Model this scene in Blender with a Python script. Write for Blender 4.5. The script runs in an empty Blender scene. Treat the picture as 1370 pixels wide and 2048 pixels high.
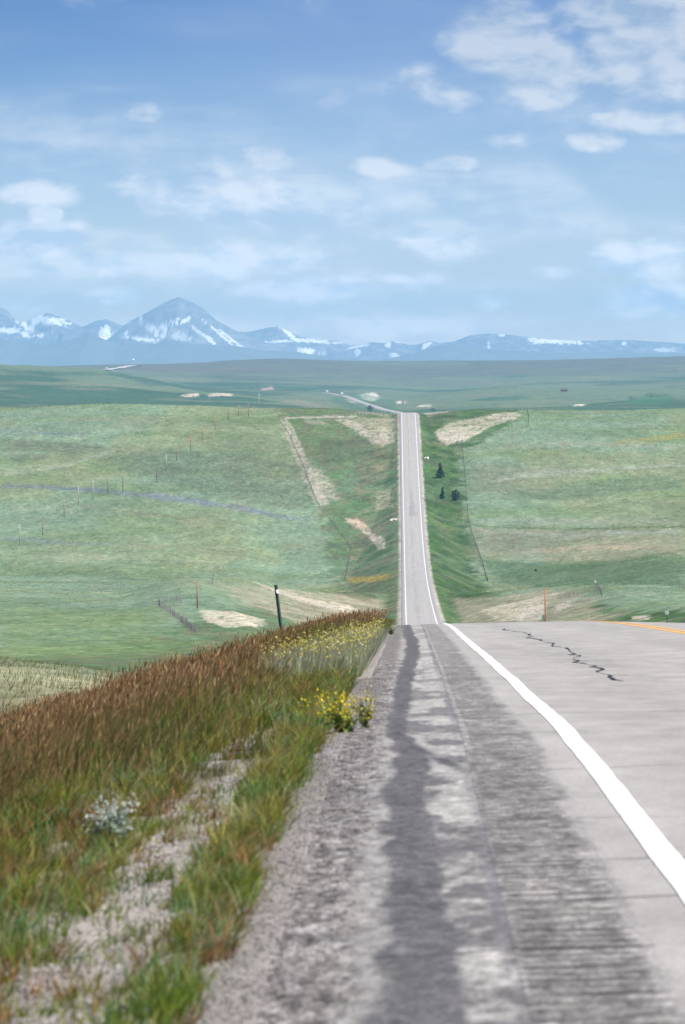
import bpy, bmesh, math, random
import numpy as np
from mathutils import Vector, Matrix, Euler
random.seed(7); rng = np.random.default_rng(7)
SC = bpy.context.scene; COL = SC.collection
R_ = math.radians

# ------------------------------------------------------------------ camera
# origin = the photographer's eye; +Y runs along the road, metres throughout
F, VX, HY = 8000.0, 822.0, 740.0           # focal length in photo pixels, vanishing column, horizon row
cam = bpy.data.cameras.new('camera'); camo = bpy.data.objects.new('camera', cam); COL.objects.link(camo)
cam.sensor_fit = 'VERTICAL'; cam.sensor_height = 23.5; cam.lens = F * 23.5 / 2048
camo.rotation_euler = (R_(90) - math.atan(284 / F), 0, math.atan(137 / F))
cam.clip_start = 0.5; cam.clip_end = 90000
cam.dof.use_dof = True; cam.dof.focus_distance = 420; cam.dof.aperture_fstop = 7.0
SC.camera = camo
SC.view_settings.view_transform = 'Standard'; SC.view_settings.look = 'None'
SC.view_settings.gamma = 1.0; SC.view_settings.use_curve_mapping = False
SC.view_settings.exposure = 1.0
SC.cycles.use_denoising = True
SC.cycles.max_bounces = 6; SC.cycles.volume_bounces = 1
SC.cycles.transparent_max_bounces = 8

SUN_EL, SUN_AZ = 57.0, 112.0                # azimuth clockwise from +Y (to the right of the road)

# ------------------------------------------------------------------ node helper
class NT:
    def __init__(s, tree): s.t = tree; s.n = tree.nodes; s.l = tree.links
    def node(s, typ, **kw):
        nd = s.n.new(typ)
        for k, v in kw.items(): setattr(nd, k, v)
        return nd
    def put(s, sock, v):
        if isinstance(v, bpy.types.NodeSocket): s.l.new(v, sock)
        elif v is not None: sock.default_value = v
    def m(s, op, a, b=None, c=None, clamp=False):
        nd = s.node('ShaderNodeMath', operation=op, use_clamp=clamp)
        for i, v in enumerate((a, b, c)): s.put(nd.inputs[i], v)
        return nd.outputs[0]
    def vm(s, op, a, b=None):
        nd = s.node('ShaderNodeVectorMath', operation=op); s.put(nd.inputs[0], a)
        if b is not None: s.put(nd.inputs[1], b)
        return nd.outputs[0]
    def mix(s, f, a, b, blend='MIX'):
        nd = s.node('ShaderNodeMix', data_type='RGBA', blend_type=blend)
        s.put(nd.inputs[0], f); s.put(nd.inputs[6], a); s.put(nd.inputs[7], b)
        return nd.outputs[2]
    def noise(s, vec, scale, detail=4, rough=0.55, dist=0.0):
        nd = s.node('ShaderNodeTexNoise'); s.put(nd.inputs['Vector'], vec)
        nd.inputs['Scale'].default_value = scale; nd.inputs['Detail'].default_value = detail
        nd.inputs['Roughness'].default_value = rough; nd.inputs['Distortion'].default_value = dist
        return nd.outputs[0]
    def rng(s, v, a, b, c=0.0, d=1.0, smooth=False):
        nd = s.node('ShaderNodeMapRange'); nd.clamp = True
        if smooth: nd.interpolation_type = 'SMOOTHSTEP'
        for i, q in enumerate((v, a, b, c, d)): s.put(nd.inputs[i], q)
        return nd.outputs[0]
    def ramp(s, v, pts):
        nd = s.node('ShaderNodeValToRGB'); s.put(nd.inputs[0], v); e = nd.color_ramp.elements
        while len(e) < len(pts): e.new(0.5)
        for q, (p, c) in zip(e, pts): q.position = p; q.color = (*c, 1)
        return nd.outputs[0]
    def scale(s, vec, v):
        nd = s.node('ShaderNodeMapping'); s.put(nd.inputs[0], vec); nd.inputs['Scale'].default_value = v
        return nd.outputs[0]

def material(name, rough=0.9, spec=0.2):
    m = bpy.data.materials.new(name); m.use_nodes = True
    k = NT(m.node_tree); k.p = m.node_tree.nodes['Principled BSDF']; k.mat = m
    k.p.inputs['Roughness'].default_value = rough; k.p.inputs['Specular IOR Level'].default_value = spec
    return k
def attr(k, name):
    nd = k.node('ShaderNodeAttribute', attribute_name=name); return nd
def obj_co(k): return k.node('ShaderNodeTexCoord').outputs['Object']

# ------------------------------------------------------------------ sky
world = bpy.data.worlds.new('World'); SC.world = world; world.use_nodes = True
w = NT(world.node_tree)
bg = world.node_tree.nodes['Background']
sky = w.node('ShaderNodeTexSky', sky_type='NISHITA')
sky.sun_disc = False; sky.sun_elevation = R_(SUN_EL); sky.sun_rotation = R_(SUN_AZ)
sky.air_density = 1.0; sky.dust_density = 0.3; sky.ozone_density = 2.0; sky.altitude = 1200
dirv = w.node('ShaderNodeTexCoord').outputs['Generated']
sep = w.node('ShaderNodeSeparateXYZ'); w.put(sep.inputs[0], dirv)
dx, dy, dz = sep.outputs
# clear air turns deeper blue with height above the horizon
tint = w.ramp(w.rng(dz, 0.0, 0.125), [(0.0, (1.45,1.10,.93)), (0.14, (1.03,.89,.88)), (0.34, (.66,.67,.83)), (0.66, (.34,.395,.66)), (1.0, (.19,.28,.56))])
skyc = w.mix(1.0, sky.outputs[0], tint, 'MULTIPLY')
# lens vignette painted into the sky colour: darker and bluer towards upper left
vignette = w.m('MULTIPLY', w.rng(dx, 0.0, -0.13, smooth=True), w.rng(dz, 0.03, 0.10, smooth=True))
skyc = w.mix(vignette, skyc, w.mix(1.0, skyc, (.40, .66, .82, 1), 'MULTIPLY'))
# fair-weather cumulus: broken noise everywhere, gathered into the banks seen over the road
yy = w.m('MAXIMUM', w.m('ABSOLUTE', dy), 0.05)
comb = w.node('ShaderNodeCombineXYZ')
w.put(comb.inputs[0], w.m('DIVIDE', dx, yy)); w.put(comb.inputs[1], w.m('DIVIDE', dz, yy))
ae = comb.outputs[0]
BANKS = [(1000,70,160,90,.95),(1090,150,150,95,1.1),(1300,90,200,150,1.15),(1200,40,160,60,.8),(1300,243,190,34,.9),(1180,285,80,28,.8),(1030,285,75,34,.7),
 (820,165,120,60,.6),(910,200,80,45,.5),(535,315,85,42,.95),(770,335,85,32,.85),(895,330,85,22,.8),(740,280,90,36,.5),
 (410,392,240,80,1.0),(95,385,110,36,.7),(260,232,80,36,.45),(140,282,110,38,.4),(92,432,40,28,.9),(60,482,170,50,.95),
 (480,515,280,66,.95),(220,537,70,28,.85),(310,490,90,26,.6),(610,577,210,40,.95),(880,482,150,56,.9),(1290,520,160,60,.85),
 (1130,547,90,24,.7),(1280,602,160,52,.9),(800,560,90,30,.7),(980,605,60,24,.75),(250,592,90,26,.7),(700,30,300,40,.25),(60,620,200,40,.5),(560,640,500,40,.3)]
acc = None
for (bx, by, rx, ry, s) in BANKS:
    mp = w.node('ShaderNodeMapping'); w.put(mp.inputs[0], ae)
    sx, sy = F / rx, F / ry
    mp.inputs['Scale'].default_value = (sx, sy, 1)
    mp.inputs['Location'].default_value = (-(bx - VX) / F * sx, -(HY - by) / F * sy, 0)
    g = w.node('ShaderNodeTexGradient', gradient_type='SPHERICAL'); w.put(g.inputs[0], mp.outputs[0])
    v = w.m('MULTIPLY', w.m('POWER', g.outputs[1], 0.7), s)
    acc = v if acc is None else w.m('MAXIMUM', acc, v)
sv = w.scale(dirv, (1, 1, 2.0))
n1 = w.noise(sv, 40, 8, 0.56, 0.15)
n2 = w.noise(sv, 13, 3, 0.5)
n3 = w.noise(w.vm('ADD', sv, (0.003, 0.0, 0.0060)), 40, 8, 0.56, 0.15)
v = w.m('ADD', w.m('ADD', w.m('MULTIPLY', n1, 1.15), w.m('MULTIPLY', acc, 0.62)), w.m('MULTIPLY', n2, 0.14))
alpha = w.m('MULTIPLY', w.rng(v, 0.74, 1.08, smooth=True), 0.88)
lit = w.rng(w.m('SUBTRACT', n1, n3), -0.11, 0.07)
cloudc = w.mix(lit, (2.9, 3.6, 4.8, 1), (5.7, 5.85, 6.2, 1))
cloudc = w.mix(1.0, cloudc, w.ramp(w.rng(dz, 0.0, 0.08), [(0, (2.7, 2.3, 1.95)), (.35, (1.75, 1.62, 1.5)), (.65, (1.2, 1.17, 1.14)), (1, (.9, .9, .94))]), 'MULTIPLY')
# thin layered cloud veils the lower sky
n4 = w.noise(w.scale(dirv, (1, 1, 5.5)), 11, 7, 0.58, 0.2)
veil = w.m('MULTIPLY', w.rng(n4, 0.40, 0.66, smooth=True), w.rng(dz, 0.095, 0.03, 0.10, 0.72, smooth=True))
alpha = w.m('MAXIMUM', alpha, veil)
final = w.mix(alpha, skyc, cloudc)
w.put(bg.inputs[0], final); bg.inputs[1].default_value = 0.07

sun = bpy.data.lights.new('sun', 'SUN'); suno = bpy.data.objects.new('sun', sun); COL.objects.link(suno)
sun.energy = 4.2; sun.angle = R_(0.5); sun.color = (1.0, 0.955, 0.88)
sd = Vector((math.sin(R_(SUN_AZ)) * math.cos(R_(SUN_EL)), math.cos(R_(SUN_AZ)) * math.cos(R_(SUN_EL)), math.sin(R_(SUN_EL))))
suno.rotation_euler = sd.to_track_quat('Z', 'Y').to_euler(); suno.location = (30, -30, 60)

# ------------------------------------------------------------------ numeric noise
def _hash(ix, iy, seed):
    h = (ix.astype(np.int64) * 374761393 + iy.astype(np.int64) * 668265263 + seed * 974634777) & 0x7fffffff
    h = ((h ^ (h >> 13)) * 1274126177) & 0x7fffffff
    return ((h ^ (h >> 16)) & 0xffff) / 65535.0
def vnoise(x, y, seed=0):
    ix, iy = np.floor(x), np.floor(y); fx, fy = x - ix, y - iy
    fx = fx * fx * fx * (fx * (fx * 6 - 15) + 10); fy = fy * fy * fy * (fy * (fy * 6 - 15) + 10)
    a, b = _hash(ix, iy, seed), _hash(ix + 1, iy, seed); c, d = _hash(ix, iy + 1, seed), _hash(ix + 1, iy + 1, seed)
    return (a + (b - a) * fx) * (1 - fy) + (c + (d - c) * fx) * fy
def fbm(x, y, oct=4, seed=0, gain=0.5):
    s = 0.0; a = 1.0; t = 0.0
    for i in range(oct):
        s = s + a * vnoise(x * 2 ** i + 17.3 * i, y * 2 ** i - 9.1 * i, seed + i); t += a; a *= gain
    return s / t
def sstep(a, b, v):
    t = np.clip((v - a) / (b - a), 0, 1); return t * t * (3 - 2 * t)
def pchip(xs, ys, xq):
    xs, ys = np.asarray(xs, float), np.asarray(ys, float)
    h = np.diff(xs); d = np.diff(ys) / h; m = np.zeros_like(ys)
    for i in range(1, len(xs) - 1):
        if d[i - 1] * d[i] > 0:
            w1, w2 = 2 * h[i] + h[i - 1], h[i] + 2 * h[i - 1]
            m[i] = (w1 + w2) / (w1 / d[i - 1] + w2 / d[i])
    m[0], m[-1] = d[0], d[-1]
    xq = np.clip(xq, xs[0], xs[-1]); i = np.clip(np.searchsorted(xs, xq) - 1, 0, len(xs) - 2)
    t = (xq - xs[i]) / h[i]; t2, t3 = t * t, t * t * t
    return (2*t3 - 3*t2 + 1) * ys[i] + (t3 - 2*t2 + t) * h[i] * m[i] + (-2*t3 + 3*t2) * ys[i+1] + (t3 - t2) * h[i] * m[i+1]

# ------------------------------------------------------------------ land form
RY = [-60, 0, 12.4, 17.5, 22.2, 27.8, 35.2, 55.2, 93, 140, 200, 300, 400, 600, 800, 957, 1120, 1250, 1380, 1470, 1569, 1660, 1754, 1860, 1966, 2060, 2120, 2180, 2260, 2400, 2600, 3000, 3400, 3850, 4600, 5500, 6200, 6700, 7000, 7400, 8200, 60000]
RZ = [1.3, -1.14, -1.59, -1.79, -1.99, -2.30, -2.69, -3.80, -5.92, -9.0, -13.5, -21.2, -28.8, -43.5, -54.5, -60.4, -65.5, -68.6, -70.5, -70.2, -68, -63.4, -57, -48.3, -39.3, -31.3, -27.4, -24.6, -24.2, -26.5, -32, -40, -44, -42.3, -44.3, -43.3, -40.3, -39.4, -40.2, -43, -50, -50]
def road_z(Y): return pchip(RY, RZ, Y)
LY = [-60, 0, 93, 300, 957, 1569, 1754, 1966, 2180, 2600, 3200, 3850, 4600, 5500, 6200, 6700, 7000, 7400, 8200, 60000]
LX = [.85, .85, .85, .55, -1.08, -2.6, -3.38, -4.25, -5.07, -7.0, -9.5, -13, -38, -74, -106, -136, -153, -175, -230, -230]
def line_x(Y): return pchip(LY, LX, Y)             # left white edge line
EDGE_L, EDGE_R = -1.22, 8.55                       # pavement edges measured from that line
def lat(X, Y): return X - line_x(Y)
def road_surface(l, Y):                            # height of the pavement: crowned at the centre line
    return road_z(Y) + 0.02 * (3.65 - np.abs(l - 3.65)) - 0.015 * np.maximum(-l, 0)

CPX = [-600, 0, 210, 390, 480, 560, 700, 780, 880, 960, 1100, 1200, 1370, 2000]
CY = [300,400,500,600,700,800,900,1000,1060,1200,1350,1450,1569,1754,1966,2100,2250,2500,3000,3600,4200,4800,5500,6000,6500,7500,8500,10000,11000,12000,14000,20000,60000]
nearL = [1335,1330,1318,1290,1262,1235,1213,1200,1192,1180,1162,1140,1098,1008,903,845,812,826,835]
midL  = [1335,1330,1318,1290,1262,1232,1195,1165,1156,1172,1172,1150,1103,1010,903,845,814,828,835]
ctrL  = [1345,1340,1325,1305,1280,1245,1205,1172,1163,1187,1186,1164,1116,1014,905,848,816,828,835]
ctrR  = [1310,1295,1280,1264,1245,1222,1195,1172,1166,1187,1184,1160,1110,1008,905,850,819,830,835]
rgt   = [1300,1262,1243,1229,1217,1205,1195,1185,1178,1160,1138,1115,1075,995,905,855,819,832,835]
far = {-600:[822,805,780,748,733,745,755,752,740,735,742], 0:[820,802,777,745,731,745,752,748,739,736,742], 210:[820,803,783,757,743.5,748,752,747,733,731,740],
 390:[822,806,793,780,776,775,765,752,731,727,735], 480:[823,808,798,788,783,779,768,754,730,720,728], 560:[824,812,802,793,788,783,772,757,730,718,726],
 700:[828,818,811,801,796,789,776,758,733,722,730], 780:[832,822,814,804,799,791,778,760,735,723,731], 880:[832,820,808,800,795,787,776,758,734,722,730],
 960:[830,817,804,797,791,784,774,757,733,721.5,729], 1100:[826,815,803,793,789,783,772,756,732,719.5,727], 1200:[824,813,801,791,787,781,770,754,729,716,725],
 1370:[823,812,800,790,785,779,768,752,726,712,722], 2000:[823,812,800,788,782,776,764,748,722,706,718]}
mixR = [(a + b) / 2 for a, b in zip(ctrR, rgt)]; ctrR2 = [.8 * a + .2 * b for a, b in zip(ctrR, rgt)]
def _crest(c, a, b): q = list(c); q[15] = a; q[16] = b; return q
near = {-600:_crest(nearL,842,808),0:_crest(nearL,847,815),210:_crest(nearL,842,807.5),390:_crest(midL,844,811),480:_crest(midL,846,815),560:ctrL,700:ctrL,780:ctrL,880:ctrR,960:ctrR,1100:ctrR2,1200:_crest(mixR,856,820.5),1370:_crest(rgt,853,816.5),2000:_crest(rgt,850,812)}
NU, NV = 260, 1600
_lu = np.linspace(CPX[0], CPX[-1], NU); _lv = np.linspace(math.log(CY[0]), math.log(CY[-1]), NV)
_cols = np.array([pchip(np.log(CY), near[c] + far[c] + [770, 776, 762], _lv) for c in CPX])
_tab = np.array([pchip(CPX, _cols[:, j], _lu) for j in range(NV)]).T            # (NU, NV) rows of sight
DRX = [-4000, -60, -25, -12, -8, -4, -3, -1.5, -0.37, 9.4, 11, 14, 22, 60, 4000]
DRZ = [0, 0.0, .6, 2.1, 2.25, 1.12, .58, .17, .04, .04, .4, 1.2, 1.5, 0, 0]
def natural(X, Y):
    Ys = np.maximum(Y, 300.0)
    u = np.clip(VX + F * X / Ys, CPX[0], CPX[-1] - 1e-3); v = np.clip(np.log(Ys), _lv[0], _lv[-1] - 1e-6)
    fu = (u - CPX[0]) / (CPX[-1] - CPX[0]) * (NU - 1); fv = (v - _lv[0]) / (_lv[-1] - _lv[0]) * (NV - 1)
    iu, iv = np.minimum(fu.astype(int), NU - 2), np.minimum(fv.astype(int), NV - 2); fu, fv = fu - iu, fv - iv
    row = (_tab[iu, iv] * (1 - fu) + _tab[iu + 1, iv] * fu) * (1 - fv) + (_tab[iu, iv + 1] * (1 - fu) + _tab[iu + 1, iv + 1] * fu) * fv
    z = -(row - HY) / F * Ys
    # rolling ground
    away = sstep(25, 90, np.abs(X - line_x(Y) - 3.65))
    amp = sstep(1150, 1500, Y) * (1 - sstep(2000, 2150, Y)) * away
    z = z + amp * np.where(X < 0, 3.0 + 3.2 * sstep(-30, -90, X), 3.0) * (fbm(X / 120 + 3.1, Y / 150 + X / 400, 3, 11) - 0.5)
    amp2 = sstep(3700, 4500, Y) * sstep(60, 200, np.abs(X - line_x(Y))) * (1 - sstep(9000, 10500, Y))
    z = z + amp2 * 26.0 * (fbm(X / 260 + 1.7, Y / 700, 4, 23) - 0.5)
    z = z + sstep(9000, 10500, Y) * (1 - sstep(12000, 14000, Y)) * 10 * (fbm(X / 500, Y / 900, 4, 5) - .5)
    z = z + sstep(500, 700, Y) * (1 - sstep(1150, 1500, Y)) * away * 1.6 * (fbm(X / 40, Y / 70, 3, 31) - .5)
    z = z + sstep(420, 600, Y) * (1 - sstep(2250, 2320, Y)) * .55 * (fbm(X / 3.2, Y / 9, 3, 91) - .5)
    z = z + sstep(3000, 4000, Y) * (1 - sstep(11000, 12000, Y)) * 3.0 * (fbm(X / 60, Y / 120, 4, 92) - .5) * sstep(15, 40, np.abs(X - line_x(Y) - 3.6))
    fg = road_z(Y) - np.interp(X - line_x(Y) + .85, DRX, DRZ)
    fg = fg + sstep(-1.0, -6, X) * 0.25 * (fbm(X / 1.3, Y / 2.0, 3, 77) - .5) + sstep(-0.4, -1.5, X) * 0.10 * (fbm(X / .35, Y / .4, 3, 78) - .5)
    k = sstep(215, 380, Y)
    return fg * (1 - k) + z * k
CS_Y = [0, 700, 1000, 1300, 1900, 2150, 2600, 4000, 7000, 60000]; CS_V = [.25, .25, .21, .25, .2, .10, .15, .3, .3, .3]
def height(X, Y):
    X = np.asarray(X, float); Y = np.asarray(Y, float)
    nat = natural(X, Y); l = lat(X, Y); R = road_z(Y)
    t = np.where(l < 3.65, EDGE_L - l, l - EDGE_R)          # metres outside the pavement
    tp = np.maximum(t, 0)
    on = sstep(100, 300, Y) * (1 - sstep(6900, 7200, Y))
    lo = R - 0.05 - 0.36 * np.maximum(tp - .8, 0)
    hi = R - 0.05 - 0.28 * np.minimum(tp, 4) + np.interp(Y, CS_Y, CS_V) * np.maximum(tp - 5, 0)
    z = nat * (1 - on) + np.minimum(np.maximum(nat, lo), hi) * on
    bed = road_surface(l, Y) - 0.12
    k = sstep(0.0, -0.12, t) * (1 - sstep(6900, 7200, Y))
    return z * (1 - k) + np.minimum(bed, z) * k
def seen(px, py, ymin=5.0, ymax=12500.0):
    """the point of the ground seen at photo position (px, py)"""
    Y = np.geomspace(ymin, ymax, 3000); X = (px - VX) / F * Y; zr = -(py - HY) / F * Y
    hit = np.nonzero(height(X, Y) >= zr)[0]
    if len(hit) == 0: return None
    y = Y[hit[0]]; x = (px - VX) / F * y
    return Vector((x, y, float(height(x, y))))
def ground(x, y): return Vector((x, y, float(height(np.array([x]), np.array([y]))[0])))
def in_poly(X, Y, poly):
    m = np.zeros(X.shape, bool); n = len(poly)
    for i in range(n):
        x1, y1 = poly[i]; x2, y2 = poly[(i + 1) % n]
        c = (y1 > Y) != (y2 > Y)
        m ^= c & (X < (x2 - x1) * (Y - y1) / (y2 - y1 + 1e-12) + x1)
    return m

# ------------------------------------------------------------------ mesh helpers
def mesh_from(name, V, Fc, mat=None, smooth=False, parent=None, cols=None, mats=None):
    me = bpy.data.meshes.new(name)
    V = np.asarray(V, np.float32); Fc = np.asarray(Fc, np.int32)
    k = Fc.shape[1]
    me.vertices.add(len(V)); me.vertices.foreach_set('co', V.ravel())
    me.loops.add(Fc.size); me.loops.foreach_set('vertex_index', Fc.ravel())
    me.polygons.add(len(Fc)); me.polygons.foreach_set('loop_start', np.arange(0, Fc.size, k, dtype=np.int32))
    if smooth: me.polygons.foreach_set('use_smooth', np.ones(len(Fc), bool))
    if cols is not None:
        for nm, c in cols.items():
            c = np.asarray(c, np.float32)
            if c.ndim == 1:
                a = me.attributes.new(nm, 'FLOAT', 'POINT'); a.data.foreach_set('value', c)
            else:
                a = me.attributes.new(nm, 'FLOAT_COLOR', 'POINT')
                a.data.foreach_set('color', np.concatenate([c, np.ones((len(c), 1), np.float32)], 1).ravel())
    me.update(); me.validate()
    if mat: me.materials.append(mat)
    o = bpy.data.objects.new(name, me); COL.objects.link(o)
    if parent: o.parent = parent
    return o
def grid_faces(nr, nc):
    i = np.arange(nr - 1)[:, None] * nc + np.arange(nc - 1)[None, :]
    return np.stack([i, i + 1, i + nc + 1, i + nc], -1).reshape(-1, 4)
def tag(o, label=None, cat=None, group=None, kind=None):
    if label: o['label'] = label
    if cat: o['category'] = cat
    if group: o['group'] = group
    if kind: o['kind'] = kind
    return o
def empty(name, loc, rz=0.0):
    o = bpy.data.objects.new(name, None); COL.objects.link(o); o.location = loc; o.rotation_euler = (0, 0, rz)
    o.empty_display_size = 0.3; return o
def lerp3(a, b, k): return a + (np.asarray(b, float) - a) * k[..., None]
# ------------------------------------------------------------------ ground: one sheet from behind the camera to the mountains
ud = 0.122
un = np.arange(-ud, 0.088, 0.0003)
gx = np.geomspace(0.0006, 1.5, 26).cumsum(); gx = gx / gx[-1] * 1.5
UL, UR = un[0], un[-1]
rows = np.concatenate([np.arange(-30, 5, 2.5), np.geomspace(5, 100, 150)[:-1], np.geomspace(100, 500, 90)[:-1],
                       np.linspace(500, 2320, 450)[:-1], np.geomspace(2320, 12500, 260)[:-1], np.geomspace(12500, 36000, 14)])
S = (rows + 40)[:, None]; So = np.minimum(S, 6000)
XG = np.concatenate([UL * S - gx[::-1][None] * So, un[None] * S, UR * S + gx[None] * So], 1)
YG = np.repeat(rows[:, None], XG.shape[1], 1)
ZG = height(XG, YG)
NR, NC = XG.shape
T_SAGE, T_TEAL, T_GREEN, T_DARK = (.150,.192,.106), (.134,.198,.134), (.090,.146,.040), (.065,.095,.036)
T_TAN, T_SOIL, T_GRAV, T_BRN, T_PUR = (.21,.185,.125), (.36,.33,.275), (.36,.34,.325), (.12,.10,.055), (.115,.135,.175)
L = lat(XG, YG); TO = np.where(L < 3.65, EDGE_L - L, L - EDGE_R)
n_big = fbm(XG / 90, YG / 260, 4, 41); n_mid = fbm(XG / 18, YG / 60, 4, 42); n_str = fbm(XG / 60 + 5, YG / 40, 4, 43); n_fin = fbm(XG / 3, YG / 9, 3, 44)
C = np.zeros((NR, NC, 3)) + np.array(T_SAGE)
C = lerp3(C, T_TEAL, sstep(.42, .62, n_big) * .9)
C = lerp3(C, T_GREEN, sstep(.50, .68, n_str) * .35)
C = lerp3(C, T_TAN, sstep(.58, .74, n_mid) * .22)
C = lerp3(C, T_DARK, sstep(.60, .74, fbm(XG / 45, YG / 70, 4, 45)) * .30)
# the far rangeland past the second hill is darker and browner
kf = sstep(2600, 3800, YG)
Cf = np.zeros_like(C) + np.array((.098,.140,.086))
nf1 = fbm(XG / 300, YG / 500, 5, 51); nf2 = fbm(XG / 120, YG / 160, 4, 52)
Cf = lerp3(Cf, (.034,.080,.050), sstep(.48, .60, nf1) * .9)
Cf = lerp3(Cf, (.14,.15,.10), sstep(.54, .72, nf2) * .5)
Cf = lerp3(Cf, (.092,.096,.082), sstep(7600, 9000, YG) * sstep(.30, .6, fbm(XG / 500, YG / 300, 4, 53)) * .9)
C = C * (1 - kf[..., None]) + Cf * kf[..., None]

def px_poly(pts, ymin=400.0, ymax=12500.0):
    out = []
    for p in pts:
        g = seen(p[0], p[1], ymin, ymax)
        if g is not None: out.append((g.x, g.y))
    return out
def paint(pts, col, k, ymin=400.0, ymax=12500.0, jx=1.6, jy=9.0, seed=0, soft=0.85):
    poly = px_poly(pts, ymin, ymax)
    if len(poly) < 3: return
    P = np.array(poly); lo, hi = P.min(0) - 40, P.max(0) + 40
    r0, r1 = np.searchsorted(rows, lo[1]), np.searchsorted(rows, hi[1])
    if r1 <= r0: return
    sl = slice(r0, r1); X, Y = XG[sl], YG[sl]
    acc = np.zeros(X.shape)
    for q, (f, s_) in enumerate(((.25, 0), (.6, 9), (1.0, 20), (1.5, 31))):
        jxn = (fbm(X / (jx * 4), Y / (jy * 3), 4, seed + s_) - .5) * 4 * jx * f
        jyn = (fbm(X / (jx * 4) + 7, Y / (jy * 3), 4, seed + s_ + 3) - .5) * 4 * jy * f
        acc += in_poly(X + jxn, Y + jyn, poly)
    kk = acc / 4 * k
    kk = kk * (1 - soft * (1 - sstep(.36, .60, fbm(X / 1.3, Y / 6, 4, seed + 60, .6) + .18 * (acc / 4 - .5))))
    C[sl] = lerp3(C[sl], col, kk)

# right of way: greener, ranker grass between the fences
fl = np.interp(YG, [0, 600, 900, 1050, 1380, 1500, 1754, 1950, 2120, 2260, 2400], [60, 45, 34, 26, 20, 26, 37, 50, 62, 68, 60])
fr = np.interp(YG, [0, 700, 950, 1100, 1900, 1960, 2120, 2260, 2400], [30, 40, 32, 19, 19, 20, 52, 56, 50])
lim = np.where(L < 3.65, fl, fr)
row_ = sstep(3.5, -3.5, TO - lim + 9 * (n_fin - .5) + 6 * (n_mid - .5)) * sstep(150, 260, YG) * (1 - sstep(2300, 2500, YG))
CR = np.zeros_like(C) + np.array((.036,.092,.014))
CR = lerp3(CR, (.062,.105,.045), sstep(.42, .62, fbm(XG / 9, YG / 30, 4, 61)) * .7)
CR = lerp3(CR, (.018,.050,.010), sstep(.5, .68, fbm(XG / 7, YG / 22, 4, 62)) * .8)
left_ = (L < 3.65)
CR = CR * (1 - (.16 + .30 * left_)[..., None]) + C * (.16 + .30 * left_)[..., None]
CR = lerp3(CR, (.115,.110,.065), left_ * sstep(.46, .66, fbm(XG / 6, YG / 25, 4, 63)) * .55)
streak = fbm((YG + 2.2 * TO) / 11, TO / 9, 4, 67)                 # wash lines down the embankments
onb = sstep(1, 3, TO) * sstep(24, 14, TO)
CR = lerp3(CR, (.15,.135,.085), onb * sstep(.54, .70, streak) * np.where(left_, .6, .3))
CR = CR * (1 - .28 * onb * sstep(.50, .34, streak))[..., None]
C = C * (1 - row_[..., None]) + CR * row_[..., None]
# raw cut slopes where the hill was dug away for the road
nat = natural(XG, YG); cut = np.maximum(nat - ZG, 0)
raw = sstep(1.2, 2.6, cut + 2.6 * (fbm(XG / 7, YG / 18, 4, 65) - .5)) * sstep(4, 7, TO) * (YG > 600) * (YG < 2320)
raw = raw * np.clip(.25 + 1.1 * fbm(XG / 5, YG / 14, 4, 66), 0, 1)
C = lerp3(C, (.27,.245,.18), raw * .75)

# hill with the cut, left of the road: gully, pale tracks and bare edges
paint([(555,838),(575,838),(660,1010),(632,1015)], T_SOIL, .6, 1500, 2320, 1.2, 8, 101)
paint([(600,930),(650,940),(680,1000),(640,1005)], T_SOIL, .55, 1500, 2320, 2, 10, 102)
paint([(665,838),(700,838),(760,880),(752,892)], T_SOIL, .7, 1700, 2320, .8, 5, 103)
paint([(700,836),(795,834),(795,850),(770,880),(755,878)], (.30,.28,.20), .75, 1700, 2320, 2, 9, 104)
paint([(745,885),(760,868),(790,862),(790,884),(765,892)], T_SOIL, .7, 1700, 2320, 1, 6, 105)
paint([(570,834),(715,831),(715,835),(570,838)], T_SOIL, .75, 1700, 2400, 1, 4, 106)
paint([(605,838),(640,840),(660,850),(612,846)], T_SOIL, .55, 1700, 2320, 1, 5, 107)
paint([(640,880),(760,885),(740,920),(650,915)], (.08,.10,.06), .6, 1600, 2320, 3, 12, 108)
paint([(645,915),(700,920),(690,926),(650,924)], T_DARK, .8, 1600, 2320, 1, 5, 109)
paint([(683,1036),(715,1036),(770,1078),(772,1098),(755,1096),(735,1070)], T_SOIL, .8, 1250, 1800, 1.0, 5, 110)
paint([(690,1036),(722,1040),(745,1062),(715,1058)], (.36,.26,.20), .7, 1250, 1800, 1, 5, 111)
paint([(640,1012),(690,1020),(690,1034),(645,1028)], T_DARK, .7, 1300, 1900, 1.5, 8, 112)
paint([(748,985),(785,975),(790,1015),(750,1020)], (.36,.33,.24), .5, 1300, 1900, 2, 10, 113)
# near ridge: bare fans left and right
paint([(478,1158),(560,1160),(660,1172),(712,1186),(700,1210),(742,1234),(660,1216),(560,1188)], (.42,.38,.29), .85, 700, 1160, 1.2, 4, 114)
paint([(478,1158),(500,1162),(742,1232),(735,1236),(600,1204)], T_SOIL, .8, 700, 1160, .6, 2, 115)
paint([(395,1222),(470,1224),(530,1240),(520,1258),(450,1256),(410,1240)], (.43,.39,.31), .85, 600, 1000, 1, 4, 116)
paint([(398,1230),(440,1238),(480,1256),(440,1254),(405,1240)], T_SOIL, .9, 600, 1000, .6, 3, 117)
paint([(690,1150),(780,1148),(775,1162),(700,1166)], (.25,.19,.03), .85, 800, 1500, 1.5, 5, 118)
paint([(938,1168),(1118,1166),(1120,1184),(1060,1240),(1000,1244),(960,1220)], (.38,.35,.27), .85, 700, 1160, 1.2, 4, 119)
paint([(1035,1220),(1085,1208),(1095,1222),(1080,1243),(1030,1243)], T_SOIL, .95, 560, 1100, .7, 3, 120)
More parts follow.
